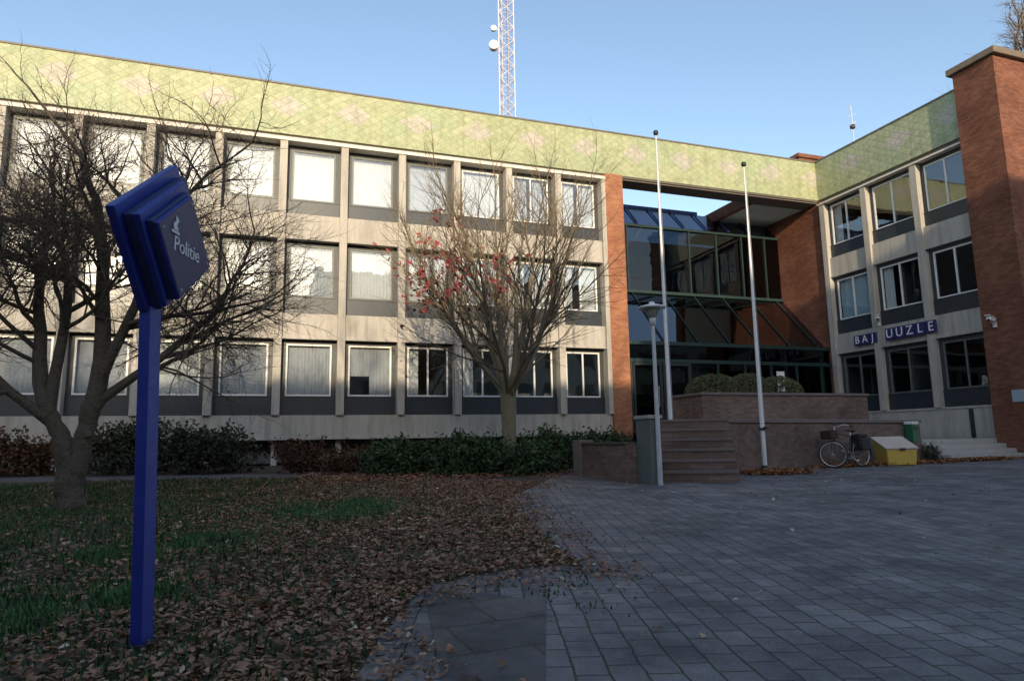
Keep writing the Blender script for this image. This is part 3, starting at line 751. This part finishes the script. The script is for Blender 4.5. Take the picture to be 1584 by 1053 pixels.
# ------------------------------------------------------------------ leaf litter and grass (stuff)
def inside(x, y, poly):
    c = False; j = len(poly)-1
    for i in range(len(poly)):
        xi, yi = poly[i]; xj, yj = poly[j]
        if (yi > y) != (yj > y) and x < (xj-xi)*(y-yi)/(yj-yi)+xi: c = not c
        j = i
    return c
PATCH = [(.75,9.6,1.0,1.3),(-.6,7.6,.55,.55),(-1.4,7.0,.25,.4),(-1.55,4.9,.5,.7),(1.3,10.4,.5,.7),(-.9,5.3,.4,.4),(-4,9,1.5,1.6),(-5.5,13,2.5,2)]
def lush(x, y):
    return max(max(0, 1-((x-a)/rx)**2-((y-b)/ry)**2) for a, b, rx, ry in PATCH)
r = random.Random(99)
lit = MB()
def put_leaf(mb, x, y, s, lift=.03, att=None):
    # a folded, slightly lobed dead leaf
    n = Vector((r.gauss(0,.33), r.gauss(0,.33), 1)).normalized(); a = r.uniform(0,6.283)
    d = Vector((math.cos(a), math.sin(a), 0)); d = (d - n*d.dot(n)).normalized(); w = n.cross(d)
    p = Vector((x, y, gz(x,y)+.010+r.random()*lift)); k = s*r.uniform(.75,1.25); c = k*r.uniform(-.12,.22); q = r.uniform(.26,.42)
    v = [p-d*k*.5, p-d*k*.18+w*k*q+n*c, p+d*k*.12+w*k*q*.72+n*c*.6, p+d*k*.3+w*k*q*.6+n*c*.9, p+d*k*.58+n*c*.5*r.uniform(-1,1),
         p+d*k*.3-w*k*q*.6+n*c*.9, p+d*k*.12-w*k*q*.72+n*c*.6, p-d*k*.18-w*k*q+n*c]
    t = r.random() if att is None else att
    mb.add(v, [(0,4,3,2,1),(0,7,6,5,4)], 0, False, t); mb.a[-2] = mb.a[-1] = t
cnt = 0
while cnt < 62000:
    y = 2.2 + 15.5*r.random()**1.5; x = -4.5 + r.random()*(9.5 if y > 5 else 6.9)
    if not inside(x, y, LAWN): continue
    edge = min(1, max(0, (x - (-2.9 + .12*y))/2.6))
    dens = .20 + .80*edge
    dens *= .55 + .9*noise.noise(Vector((x*.9, y*.9, 3))) + .3
    if lush(x, y) > .3: dens *= .3
    if r.random() > dens: continue
    put_leaf(lit, x, y, r.choice((.022,.028,.034,.034,.042,.06))*r.uniform(.8,1.2)); cnt += 1
for i in range(4200):                                         # leaves blown on to the paving edge
    k = r.choice(((.62,4.0),(1.05,4.95),(1.75,5.25),(2.35,5.2),(3.0,8.2),(3.66,10.6),(3.3,9.4),(2.7,6.8),(.35,3.25),(4.6,12.3),(5.6,14)))
    x, y = k[0]+r.gauss(.08,.22), k[1]+r.gauss(0,.45)
    if (x-1.35)**2+(y-3.9)**2 < .35: continue
    put_leaf(lit, x, y, r.uniform(.025,.05), .015)
for i in range(260): put_leaf(lit, r.uniform(1.2,13), r.uniform(3,14), r.uniform(.03,.06), .006, r.choice((.3,.6,.97,1)))
for i in range(3000):
    x, y = r.uniform(.5,8.0), r.uniform(14.5,18.0); put_leaf(lit, x, y, r.uniform(.06,.1), .04, r.choice((.2,.5,.93,.95)))
kind(tag(lit.build('leaf_litter', M['litter'], att=True), 'brown fallen leaves spread over the lawn and the edge of the paving', 'leaves'), 'stuff')
lit2 = MB()
for (x0, y0, sx, sy, n) in ((10.9,12.9,.7,.28,1500),(16.0,14.2,1.6,.22,1500),(19.6,14.5,1.3,.2,1400),(13.8,14.0,.7,.2,350)):
    for i in range(n): put_leaf(lit2, x0+r.gauss(0,sx*.6), y0+r.gauss(0,sy*.8), r.uniform(.06,.10), .08)
kind(tag(lit2.build('drifted_leaves', M['litter_orange'], att=True), 'orange leaves drifted along the foot of the brick terrace', 'leaves'), 'stuff')
gr, gl = MB(), MB()
def blade(mb, x, y, h):
    a = r.uniform(0,6.283); w = .006+.004*r.random(); lean = r.uniform(.1,.6)*h
    dx, dy = math.cos(a), math.sin(a); z = gz(x,y)
    mb.add([(x-dy*w,y+dx*w,z),(x+dy*w,y-dx*w,z),(x+dx*lean*.5+dy*w*.6,y+dy*lean*.5-dx*w*.6,z+h*.65),(x+dx*lean,y+dy*lean,z+h)], [(0,1,2),(0,2,3)], 0, False, r.random())
cnt = 0
while cnt < 42000:
    y = 2.4 + 15*r.random()**1.6; x = -6.5 + 9.5*r.random()
    if not inside(x, y, LAWN): continue
    edge = min(1, max(0, (x - (-2.0 + .12*y))/2.4))
    if r.random() > (1-.85*edge)*(.4+.8*noise.noise(Vector((x*1.3,y*1.3,9)))+.3): continue
    blade(gr, x, y, r.uniform(.03,.09)); cnt += 1
for a, b, rx, ry in PATCH:
    for i in range(int(5200*min(1.6, rx*ry+.3))):
        t = r.uniform(0,6.283); q = abs(r.gauss(0,.62)); x, y = a+rx*q*math.cos(t)+r.gauss(0,.08), b+ry*q*math.sin(t)+r.gauss(0,.12)
        if r.random() > .5+1.6*noise.noise(Vector((x*3.5,y*2.2,1))): continue
        if inside(x, y, LAWN): blade(gl, x, y, r.uniform(.03,.08))
for (x, y, n) in ((1.75,4.35,34),(1.9,3.95,22),(2.05,4.6,40),(2.3,4.9,40),(1.55,4.75,30)):
    for i in range(n): blade(gr, x+r.gauss(0,.10), y+r.gauss(0,.10), r.uniform(.01,.03))
kind(tag(gr.build('grass', M['grass'], att=True), 'thin dark grass of the lawn under the fallen leaves', 'grass'), 'stuff')
kind(tag(gl.build('grass_tufts', M['grass_lush'], att=True), 'brighter green tufts of grass among the fallen leaves', 'grass'), 'stuff')

# ------------------------------------------------------------------ blue sign
sx, sy = -.615, 4.13
sg = thing('blue_sign', 'blue tilted square sign of stepped layers with white lettering on a slanted blue post', 'sign', (sx, sy, gz(sx,sy)-.05), 0)
VA = .3379                                    # the face is parallel to the line of sight
fx = Vector((math.cos(VA), -math.sin(VA), 0)) # face normal
ty_ = Vector((math.sin(VA), math.cos(VA), 0)) # along the face, away from the viewer
PH = 1.84
m = MB()
rot = Matrix.Rotation(R(-38), 3, 'Z')
m.cbox((0,0,PH*.5), (.078,.078,PH), 0, rot)
sh = m.v; m.v = [(p[0]-.036*p[2]/1.76-.02*(p[2]>1), p[1], p[2]) for p in sh]
m.build('post', M['blue'], sg, bevel=.004)
Cc = Vector((0,0,2.0)) + Vector((-.02,0,0))
al = R(38)
e1 = ty_*math.cos(al) + Vector((0,0,math.sin(al)))      # front corner -> top corner
e2 = ty_*math.sin(al) - Vector((0,0,math.cos(al)))      # front corner -> bottom corner
def layer(name, n0, n1, F, a, b, mat, bev=.006):
    F = Vector(F) - Vector(sg.location); F = F - fx*(F.dot(fx) - FN)
    v = []
    for nn in (n0, n1):
        for s1, s2 in ((0,0),(a,0),(a,b),(0,b)):
            v.append(F + fx*nn + e1*s1 + e2*s2)
    m = MB(); m.add(v, [(0,1,2,3),(7,6,5,4),(0,4,5,1),(1,5,6,2),(2,6,7,3),(3,7,4,0)])
    return m.build(name, mat, sg, bevel=bev)
F0 = (-.607, 3.783, 2.198)
FN = (Vector(F0) - Vector(sg.location)).dot(fx)
layer('back_plate', -.215, -.165, (-.832,3.744,2.252), .76, .60, M['blue'])
layer('spacer', -.1645, -.105, (-.78,3.80,2.232), .66, .55, M['navy'])
layer('middle_plate', -.1045, -.065, (-.711,3.758,2.225), .57, .53, M['blue'])
layer('spacer', -.0645, -.028, (-.66,3.80,2.210), .48, .46, M['navy'])
layer('face_plate', -.0275, -.001, F0, .445, .445, M['blue'], .004)
layer('face_panel', -.0009, .003, (-.602,3.792,2.197), .425, .425, M['blue_face'], .001)
SC = Vector((-.502,4.077,2.157)) - Vector(sg.location)
zax = Vector((0,0,1))
xf = lambda x, y, z: SC + fx*(.0045+z) + ty_*x + zax*y + zax*(-.02)
m = MB()
for a_ in (.03,.395):
    for b_ in (.03,.395):
        c_ = Vector((-.602,3.792,2.197)) - Vector(sg.location); c_ = c_ - fx*(c_.dot(fx)-FN) + e1*a_ + e2*b_
        m.tube([c_+fx*.003, c_+fx*.008], .007, 8)
m.build('screws', M['lamp_grey'], sg)
v, f = text_mb('Politie', .118, .002, xf)
m = MB(); m.add(v, f)
m.build('lettering', M['letter'], sg)
m = MB(); xf2 = lambda x, y, z: SC + fx*(.0045+z) + ty_*(x-.13) + zax*(y+.085)
def poly(pts): 
    n = len(pts); m.add([xf2(a,b,0) for a,b in pts]+[xf2(a,b,.004) for a,b in pts], [tuple(range(n))[::-1], tuple(range(n,2*n))]+[(i,(i+1)%n,n+(i+1)%n,n+i) for i in range(n)])
poly([(-.05,-.05),(.03,-.05),(.03,-.035),(-.05,-.035)]); poly([(-.03,-.03),(.02,-.03),(.0,.0),(.02,.03),(-.01,.05),(-.01,.02),(-.035,.0)])
m.build('emblem', M['letter'], sg)

# ------------------------------------------------------------------ poles, lamp
def flagpole(x, y, h, label):
    t = thing('flagpole', label, 'flagpole', (x, y, gz(x,y)), 0, 'flagpoles before the entrance')
    m = MB(); m.tube([(0,0,.16),(0,0,h*.5),(0,0,h-.09)], [.056,.038,.014], 14); m.build('pole', M['pole'], t)
    m = MB(); m.lathe([(.085,0),(.085,.10),(.07,.13),(.07,.16)], n=14); m.build('base_collar', M['black'], t)
    m = MB(); m.lathe([(.07,.0),(.074,.03),(.07,.06)], (0,0,.98), 14); m.cbox((.0,-.11,1.03), (.05,.08,.06)); m.build('clamp', M['black'], t)
    m = MB(); m.lathe([(.01,h-.10),(.05,h-.08),(.065,h-.03),(.05,h+.02),(.01,h+.04)], n=14); m.build('finial', M['black'], t)
    m = MB(); m.tube([(.066,-.02,1.05),(.054,-.02,h*.5),(.03,-.01,h-.3)], .004, 4); m.build('halyard', M['lamp_grey'], t)
    return t
flagpole(8.46, 13.35, 8.15, 'white flagpole in front of the entrance stairs, left of the two')
flagpole(10.95, 13.32, 7.65, 'white flagpole at the corner of the brick terrace, right of the two')
lx, ly = 6.95, 11.42
t = thing('street_lamp', 'slim grey lamp post with a flat mushroom top beside the grey wall end', 'street lamp', (lx, ly, gz(lx,ly)))
m = MB(); m.tube([(0,0,-.05),(0,0,1.0),(0,0,3.1)], [.052,.046,.036], 12); m.build('post', M['lamp_grey'], t)
m = MB(); m.lathe([(.04,3.06),(.06,3.1),(.07,3.2),(.05,3.22)], n=16); m.build('collar', M['lamp_grey'], t)
m = MB(); m.lathe([(.06,3.2),(.16,3.40),(.17,3.42)], n=20); m.build('diffuser', noisy('lamp_diffuser', (.30,.31,.28), (.36,.37,.33), 4, .3, 0), t)
m = MB(); m.lathe([(.26,3.40),(.27,3.43),(.18,3.46),(.06,3.49),(.05,3.53),(.02,3.54)], n=24); m.build('lamp_shade', M['pole'], t)

# ------------------------------------------------------------------ lettering on the side wing
sn = thing('wall_lettering', 'blue and white letters fixed across the concrete band of the right wing', 'sign', (XB-.05, 19.3, 4.8))
def wl(chs, y0, y1, z0, z1, hz):
    n = len(chs)
    for i, c in enumerate(chs):
        y = y0+(y1-y0)*(i+.5)/n; z = z0+(z1-z0)*(i+.5)/n; w = abs(y1-y0)/n*.46
        m = MB(); m.box(XB-.165, y-w, z-hz, XB-.104, y+w, z+hz)
        p = m.build('letter_block', M['letter_edge'], sn, True, .008)
        v, f = text_mb(c, hz*2.1, .006, lambda a, b, d: (XB-.172-d, y-a*.95, z+b-.0))
        m = MB(); m.add(v, f); m.build('letter', M['letter'], p, True)
wl('BAJ', 21.1, 19.98, 4.80, 4.82, .20)
wl('UUZLE', 19.6, 17.42, 4.84, 4.84, .23)

# ------------------------------------------------------------------ cameras
def camera_thing(loc, rz, label):
    t = thing('security_camera', label, 'camera', loc, rz, 'white cameras on the right wing')
    m = MB(); m.cbox((0,-.25,.03), (.13,.42,.13), 0, Matrix.Rotation(R(-8),3,'X')); m.build('housing', M['white'], t, bevel=.02)
    m = MB(); m.cbox((0,-.29,.115), (.16,.48,.02), 0, Matrix.Rotation(R(-8),3,'X')); m.build('hood', M['white'], t)
    m = MB(); m.tube([(0,0,-.12),(0,-.12,-.06),(0,-.2,-.03)], .03, 8); m.cbox((0,.0,-.12), (.12,.04,.16)); m.build('bracket', M['white'], t)
    m = MB(); m.tube([(0,-.44,.0),(0,-.475,-.005)], .045, 10); m.build('lens', M['black'], t)
camera_thing((22.02, 15.25, 4.62), R(-75), 'white camera on a bracket on the tall brick pier')
camera_thing((22.20, 19.85, 5.45), R(-50), 'white camera on the concrete mullion above the wall lettering')

# ------------------------------------------------------------------ small things on the terrace side
t = thing('grit_bin', 'yellow grit bin with faded sloping lid against the brick terrace wall', 'bin', (15.85, 14.05, gz(15.9,14.05)), R(-16))
t.scale = (.88,.88,.9)
m = MB(); bx = [(-.48,-.36),(.48,-.36),(.48,.36),(-.48,.36)]
m.add([(-.44,-.33,.0),(.44,-.33,.0),(.44,.33,.0),(-.44,.33,.0),(-.48,-.36,.46),(.48,-.36,.46),(.48,.36,.78),(-.48,.36,.78)],
      [(0,3,2,1),(4,5,6,7),(0,1,5,4),(1,2,6,5),(2,3,7,6),(3,0,4,7)]); m.build('body', M['yellow'], t, bevel=.03)
m = MB(); sl = math.atan2(.32,.72); m.cbox((0,0,.65), (1.04,.84,.06), 0, Matrix.Rotation(sl,3,'X')); m.build('lid', M['lid'], t, bevel=.015)
m = MB(); m.box(-.08,-.42,.44,.08,-.395,.50); m.build('latch', M['black'], t)
for q in (-.3,.3):
    m = MB(); m.box(q-.05,.40,.72,q+.05,.44,.84); m.build('hinge', M['black'], t)
t = thing('litter_bin', 'small green litter bin fixed to the end of the brick terrace wall', 'bin', (17.95, 15.28, .8), R(14.9))
m = MB(); m.box(-.17,-.13,.0,.17,.11,.52); m.build('bin_body', M['green'], t, bevel=.02)
m = MB(); m.box(-.19,-.15,.52,.19,.12,.60); m.build('rim', M['white'], t, bevel=.01)
m = MB(); m.box(-.12,-.138,.34,.12,-.131,.46); m.build('mouth', M['black'], t)
t = thing('info_post', 'small white notice on a thin post on the terrace near the door', 'sign', (17.3, 19.9, 1.46))
m = MB(); m.tube([(0,0,0),(0,0,1.9)], .03, 8); m.build('post', M['lamp_grey'], t)
m = MB(); m.box(-.17,-.05,1.15,.17,-.031,1.9); m.build('notice', M['white'], t)
m = MB()
for z in (1.32,1.5,1.68): m.box(-.11,-.056,z,.08,-.0505,z+.07)
m.build('notice_text', M['black'], t)

# mast behind
t = thing('lattice_mast', 'pale lattice radio mast rising behind the flat roof', 'mast', (16.0, 46, .3))
H = 50; hw = .62
legs = [(-hw,-hw*.58),(hw,-hw*.58),(0,hw*1.1)]
for a, b in legs:
    m = MB(); m.tube([(a,b,0),(a,b,H)], .06, 6); m.build('mast_leg', M['mast'], t)
m = MB()
n = 46
for i in range(n):
    z0, z1 = H*i/n, H*(i+1)/n
    for k in range(3):
        a, b = legs[k], legs[(k+1)%3]
        m.tube([(*a,z0),(*b,z1)], .028, 4); m.tube([(*b,z0),(*a,z1)], .028, 4); m.tube([(*a,z1),(*b,z1)], .022, 4)
m.build('lattice', M['mast'], t)
m = MB(); m.tube([(.15,-.3,0),(.15,-.3,H)], .07, 6); m.build('cable_ladder', noisy('cable', (.24,.23,.30), (.30,.28,.36), 3, .7, 0), t)
m = MB(); m.tube([(-1.0,-.2,30.7),(-1.12,-.62,30.7)], .36, 18); m.build('dish', M['white'], t)
m = MB(); m.tube([(-1.0,-.2,32.2),(-1.05,-.45,32.2)], .22, 14); m.tube([(-hw,-.3,30.7),(-1.0,-.2,30.7)], .04, 6); m.tube([(-hw,-.3,32.2),(-1.0,-.2,32.2)], .04, 6); m.build('small_dish', M['white'], t)
t = thing('roof_antenna', 'thin aerial standing on the roof of the right wing', 'antenna', (24.2, 22.0, 12.9))
m = MB(); m.tube([(0,0,0),(0,0,2.9)], .025, 6); m.build('aerial_mast', M['lamp_grey'], t)
m = MB()
for i in range(5): m.tube([(-.45+.06*i,0,2.05+.0*i),(-.45+.06*i,.0,2.05)], .01, 4)
m.tube([(-.3,-.1,1.9),(.35,.1,1.9)], .014, 5); m.tube([(-.25,.1,2.3),(.15,-.1,2.5)], .012, 5); m.tube([(-.1,0,1.7),(.22,0,2.2)], .012, 5)
m.build('cross_arms', M['lamp_grey'], t)
m = MB(); m.lathe([(.03,1.75),(.11,1.8),(.11,1.95),(.03,2.0)], n=10); m.build('aerial_box', M['black'], t)

# ------------------------------------------------------------------ bicycle
bk = thing('bicycle', 'dark bicycle with pale wheel rims leaning before the brick terrace wall', 'bicycle', (14.0, 13.82, gz(14,13.8)), R(28))
bk.rotation_euler = (R(-5), 0, R(6))
def wheel(c, ax):
    m = MB(); m.torus(c, ax, .325, .020, 40, 8); w = m.build('wheel', M['rubber'], bk)
    m = MB(); m.torus(c, ax, .300, .013, 40, 6); m.build('rim', M['chrome'], w)
    m = MB(); a = Vector(ax).normalized(); u = a.orthogonal().normalized(); v = a.cross(u)
    for i in range(24):
        t = 6.283*i/24; s = .02*(1 if i % 2 else -1)
        m.tube([Vector(c)+a*s, Vector(c)+(u*math.cos(t)+v*math.sin(t))*.295], .0022, 3, cap=False)
    m.tube([Vector(c)-a*.04, Vector(c)+a*.04], .022, 10); m.build('spokes', M['chrome'], w)
steer = R(48)
wheel((-.52,0,.345), (math.sin(steer), math.cos(steer), 0)); wheel((.52,0,.345), (0,1,0))
m = MB()
hd, hl, bb, stp = (-.36,0,.88), (-.40,0,.72), (.08,0,.30), (.22,0,.80)
for a, b, q in ((hd,hl,.02),(hl,bb,.017),(hd,stp,.016),(bb,stp,.016),(stp,(.52,.05,.345),.009),(stp,(.52,-.05,.345),.009),(bb,(.52,.05,.345),.010),(bb,(.52,-.05,.345),.010)): m.tube([a,b], q, 8)
m.build('frame', M['black'], bk)
m = MB(); m.tube([hl,(-.44,.045,.62),(-.52,.05,.345)], .012, 6); m.tube([hl,(-.44,-.045,.62),(-.52,-.05,.345)], .012, 6); m.build('fork', M['black'], bk)
m = MB(); m.tube([hd,(-.33,0,1.02)], .013, 8); m.tube([(-.10,-.27,1.04),(-.26,-.24,1.07),(-.33,-.08,1.03),(-.33,.08,1.03),(-.26,.24,1.07),(-.10,.27,1.04)], .012, 8); m.build('handlebar', M['chrome'], bk)
m = MB(); m.tube([(-.10,-.27,1.04),(-.0,-.28,1.02)], .017, 8); m.tube([(-.10,.27,1.04),(-.0,.28,1.02)], .017, 8); m.build('grips', M['rubber'], bk)
m = MB(); m.tube([stp,(.25,0,.92)], .012, 8); m.build('seat_post', M['chrome'], bk)
m = MB(); m.tube([(.10,0,.945),(.2,0,.95),(.30,0,.955),(.38,0,.965)], [.02,.035,.085,.07], 10); m.build('saddle', M['leather'], bk)
m = MB(); m.torus((.08,0,.30), (0,1,0), .09, .008, 20, 5); m.tube([(.08,-.06,.30),(.17,-.06,.17)], .01, 6); m.tube([(.08,.06,.30),(-.01,.06,.43)], .01, 6); m.cbox((.19,-.1,.165), (.09,.07,.02)); m.cbox((-.03,.1,.435), (.09,.07,.02)); m.build('crank', M['chrome'], bk)
m = MB(); m.box(.36,-.07,.74,.78,.07,.755); m.tube([(.74,.06,.74),(.54,.06,.36)], .006, 5); m.tube([(.74,-.06,.74),(.54,-.06,.36)], .006, 5); m.build('rack', M['black'], bk)
m = MB()
for i in range(12):
    a0, a1 = R(-10+i*14), R(-10+(i+1)*14)
    for s in (1,): m.add([(.52+.365*math.cos(a0),-.03,.345+.365*math.sin(a0)),(.52+.365*math.cos(a0),.03,.345+.365*math.sin(a0)),(.52+.365*math.cos(a1),.03,.345+.365*math.sin(a1)),(.52+.365*math.cos(a1),-.03,.345+.365*math.sin(a1))], [(0,1,2,3)])
m.build('mudguard', M['black'], bk)
m = MB()
for q in (-1, 1): m.cbox((.56, q*.13, .58), (.36,.12,.32), 0, Matrix.Rotation(R(4*q),3,'X'))
m.cbox((.55,0,.80), (.34,.26,.09)); m.build('pannier', noisy('dark_canvas', (.02,.02,.022), (.04,.037,.035), 8, .9, .2), bk, bevel=.03)
m = MB(); m.cbox((-.56,0,.84), (.26,.34,.22)); m.box(-.45,-.02,.76,-.38,.02,.80); m.build('basket', noisy('dark_wicker', (.035,.018,.014), (.06,.032,.025), 20, .85, .6, 60), bk, bevel=.02)
m = MB(); m.tube([(-.45,0,.86),(-.51,0,.86)], [.03,.045], 10); m.build('headlight', M['chrome'], bk)

# ------------------------------------------------------------------ across the street, behind the viewer: what shades the forecourt
op = thing('opposite_building', 'long rendered building across the street shading the forecourt', 'building', (-20, -30, 0))
m = MB(); m.box(-75, -36, 0, 3, -25, 14.3); m.build('wall', M['render'], op, True)
m = MB(); m.box(-75.3, -36.3, 14.3, 3.0, -24.7, 14.6); m.build('roof', M['coping'], op, True)
m = MB()
for x in range(-74, -2, 4):
    for z in (2, 5.6, 9.2): m.box(x+.7, -24.98, z, x+3, -24.90, z+1.8)
m.build('window', M['frame_dark'], op, True)
op2 = thing('opposite_tower', 'taller block across the street shading the right wing', 'building', (25, -30, 0))
m = MB(); m.box(3.4, -40, 0, 70, -25, 18.5); m.build('wall', M['render'], op2, True)
m = MB(); m.box(3.3, -40.2, 18.5, 70.2, -24.8, 18.8); m.build('roof', M['coping'], op2, True)
m = MB()
for x in range(4, 68, 4):
    for z in (2, 5.6, 9.2, 12.8): m.box(x+.7, -24.98, z, x+3, -24.90, z+1.8)
m.build('window', M['frame_dark'], op2, True)
op3 = thing('left_sky_blocker', 'unseen rendered block added left of the forecourt to keep sky light off the right wing', 'building', (-37, 0, 0))  # added out of view to cut the sky light on the side wing
m = MB(); m.box(-50, -20, 0, -30, 34, 14); m.build('wall', M['render'], op3, True)
m = MB(); m.box(-50.3, -20.3, 14, -29.7, 34.3, 14.3); m.build('roof', M['coping'], op3, True)
m = MB()
for y in range(-18, 32, 4):
    for z in (2, 5.6, 9.2): m.box(-30.1, y+.7, z, -29.98, y+3, z+1.8)
m.build('window', M['frame_dark'], op3, True)
P = [dict(woodlvl=2, seg=6, wob=.06, up=.05, n=7, ch=9, t0=.35, ang=(30,60), taper=.45),
     dict(L=4.2, r=.12, seg=6, wob=.1, up=.06, n=5, ch=8, t0=.2, ang=(25,60), taper=.4),
     dict(L=2.2, r=.045, seg=5, wob=.14, up=.05, n=4, ch=7, t0=.15, ang=(25,60), taper=.4),
     dict(L=1.1, r=.02, seg=4, wob=.16, up=.04, n=3, ch=3, t0=.15, ang=(25,60), taper=.5),
     dict(L=.6, r=.011, seg=2, wob=.2, up=.02, n=3)]
bt, _ = make_tree('bare_street_tree', 'tall bare tree lining the street behind the viewer', 'tree', (-14, -13, 0), 31, [((0,0,0), (0,0,1), 9.0, .30)], P, M['bark_dark'], M['twig_dark'], 'bare trees lining the street')
for i, (x, y, s, rz) in enumerate(((-8.5,-15,.95,1.1),(-3.5,-13,.9,2.3),(-19,-14,1.0,3.9),(2.5,-16,.92,5.0),(10,-15,1.15,4.1))):
    c = copy_tree(bt); c.location = (x, y, 0); c.rotation_euler = (0,0,rz); c.scale = (s,s,s)

# ------------------------------------------------------------------ light, sky, camera
EL, AZ = R(13.5), R(11.5)
s = Vector((-math.sin(AZ)*math.cos(EL), -math.cos(AZ)*math.cos(EL), math.sin(EL)))
sun = bpy.data.lights.new('sun', 'SUN'); sun.energy = 2.4; sun.angle = R(.5); sun.color = (1, .82, .57)
so = bpy.data.objects.new('sun', sun); COL.objects.link(so); so.rotation_euler = s.to_track_quat('Z', 'Y').to_euler(); so.location = (0,-10,30)
w = bpy.data.worlds.new('World'); S.world = w; w.use_nodes = True
nt = w.node_tree; bg = nt.nodes['Background']
sky = nt.nodes.new('ShaderNodeTexSky'); sky.sky_type = 'NISHITA'; sky.sun_disc = False
sky.sun_elevation = EL; sky.sun_rotation = math.atan2(s.x, s.y); sky.air_density = 1.0; sky.dust_density = 1.0; sky.ozone_density = 1.0
nt.links.new(sky.outputs[0], bg.inputs[0]); bg.inputs[1].default_value = .145
S.view_settings.view_transform = 'Standard'; S.view_settings.look = 'None'; S.view_settings.exposure = 1.0; S.view_settings.gamma = 1

cam = bpy.data.cameras.new('camera'); co = bpy.data.objects.new('camera', cam); COL.objects.link(co)
cam.sensor_width = 36; cam.lens = 1043.9/1584*36; cam.clip_start = .05; cam.clip_end = 2000
co.location = (0,0,1.05)
Rm = Matrix.Rotation(-.3379, 3, 'Z') @ Matrix.Rotation(math.pi/2+.1467, 3, 'X') @ Matrix.Rotation(-.0171, 3, 'Z')
co.rotation_euler = Rm.to_euler()
S.camera = co
S.cycles.max_bounces = 8; S.cycles.transparent_max_bounces = 12
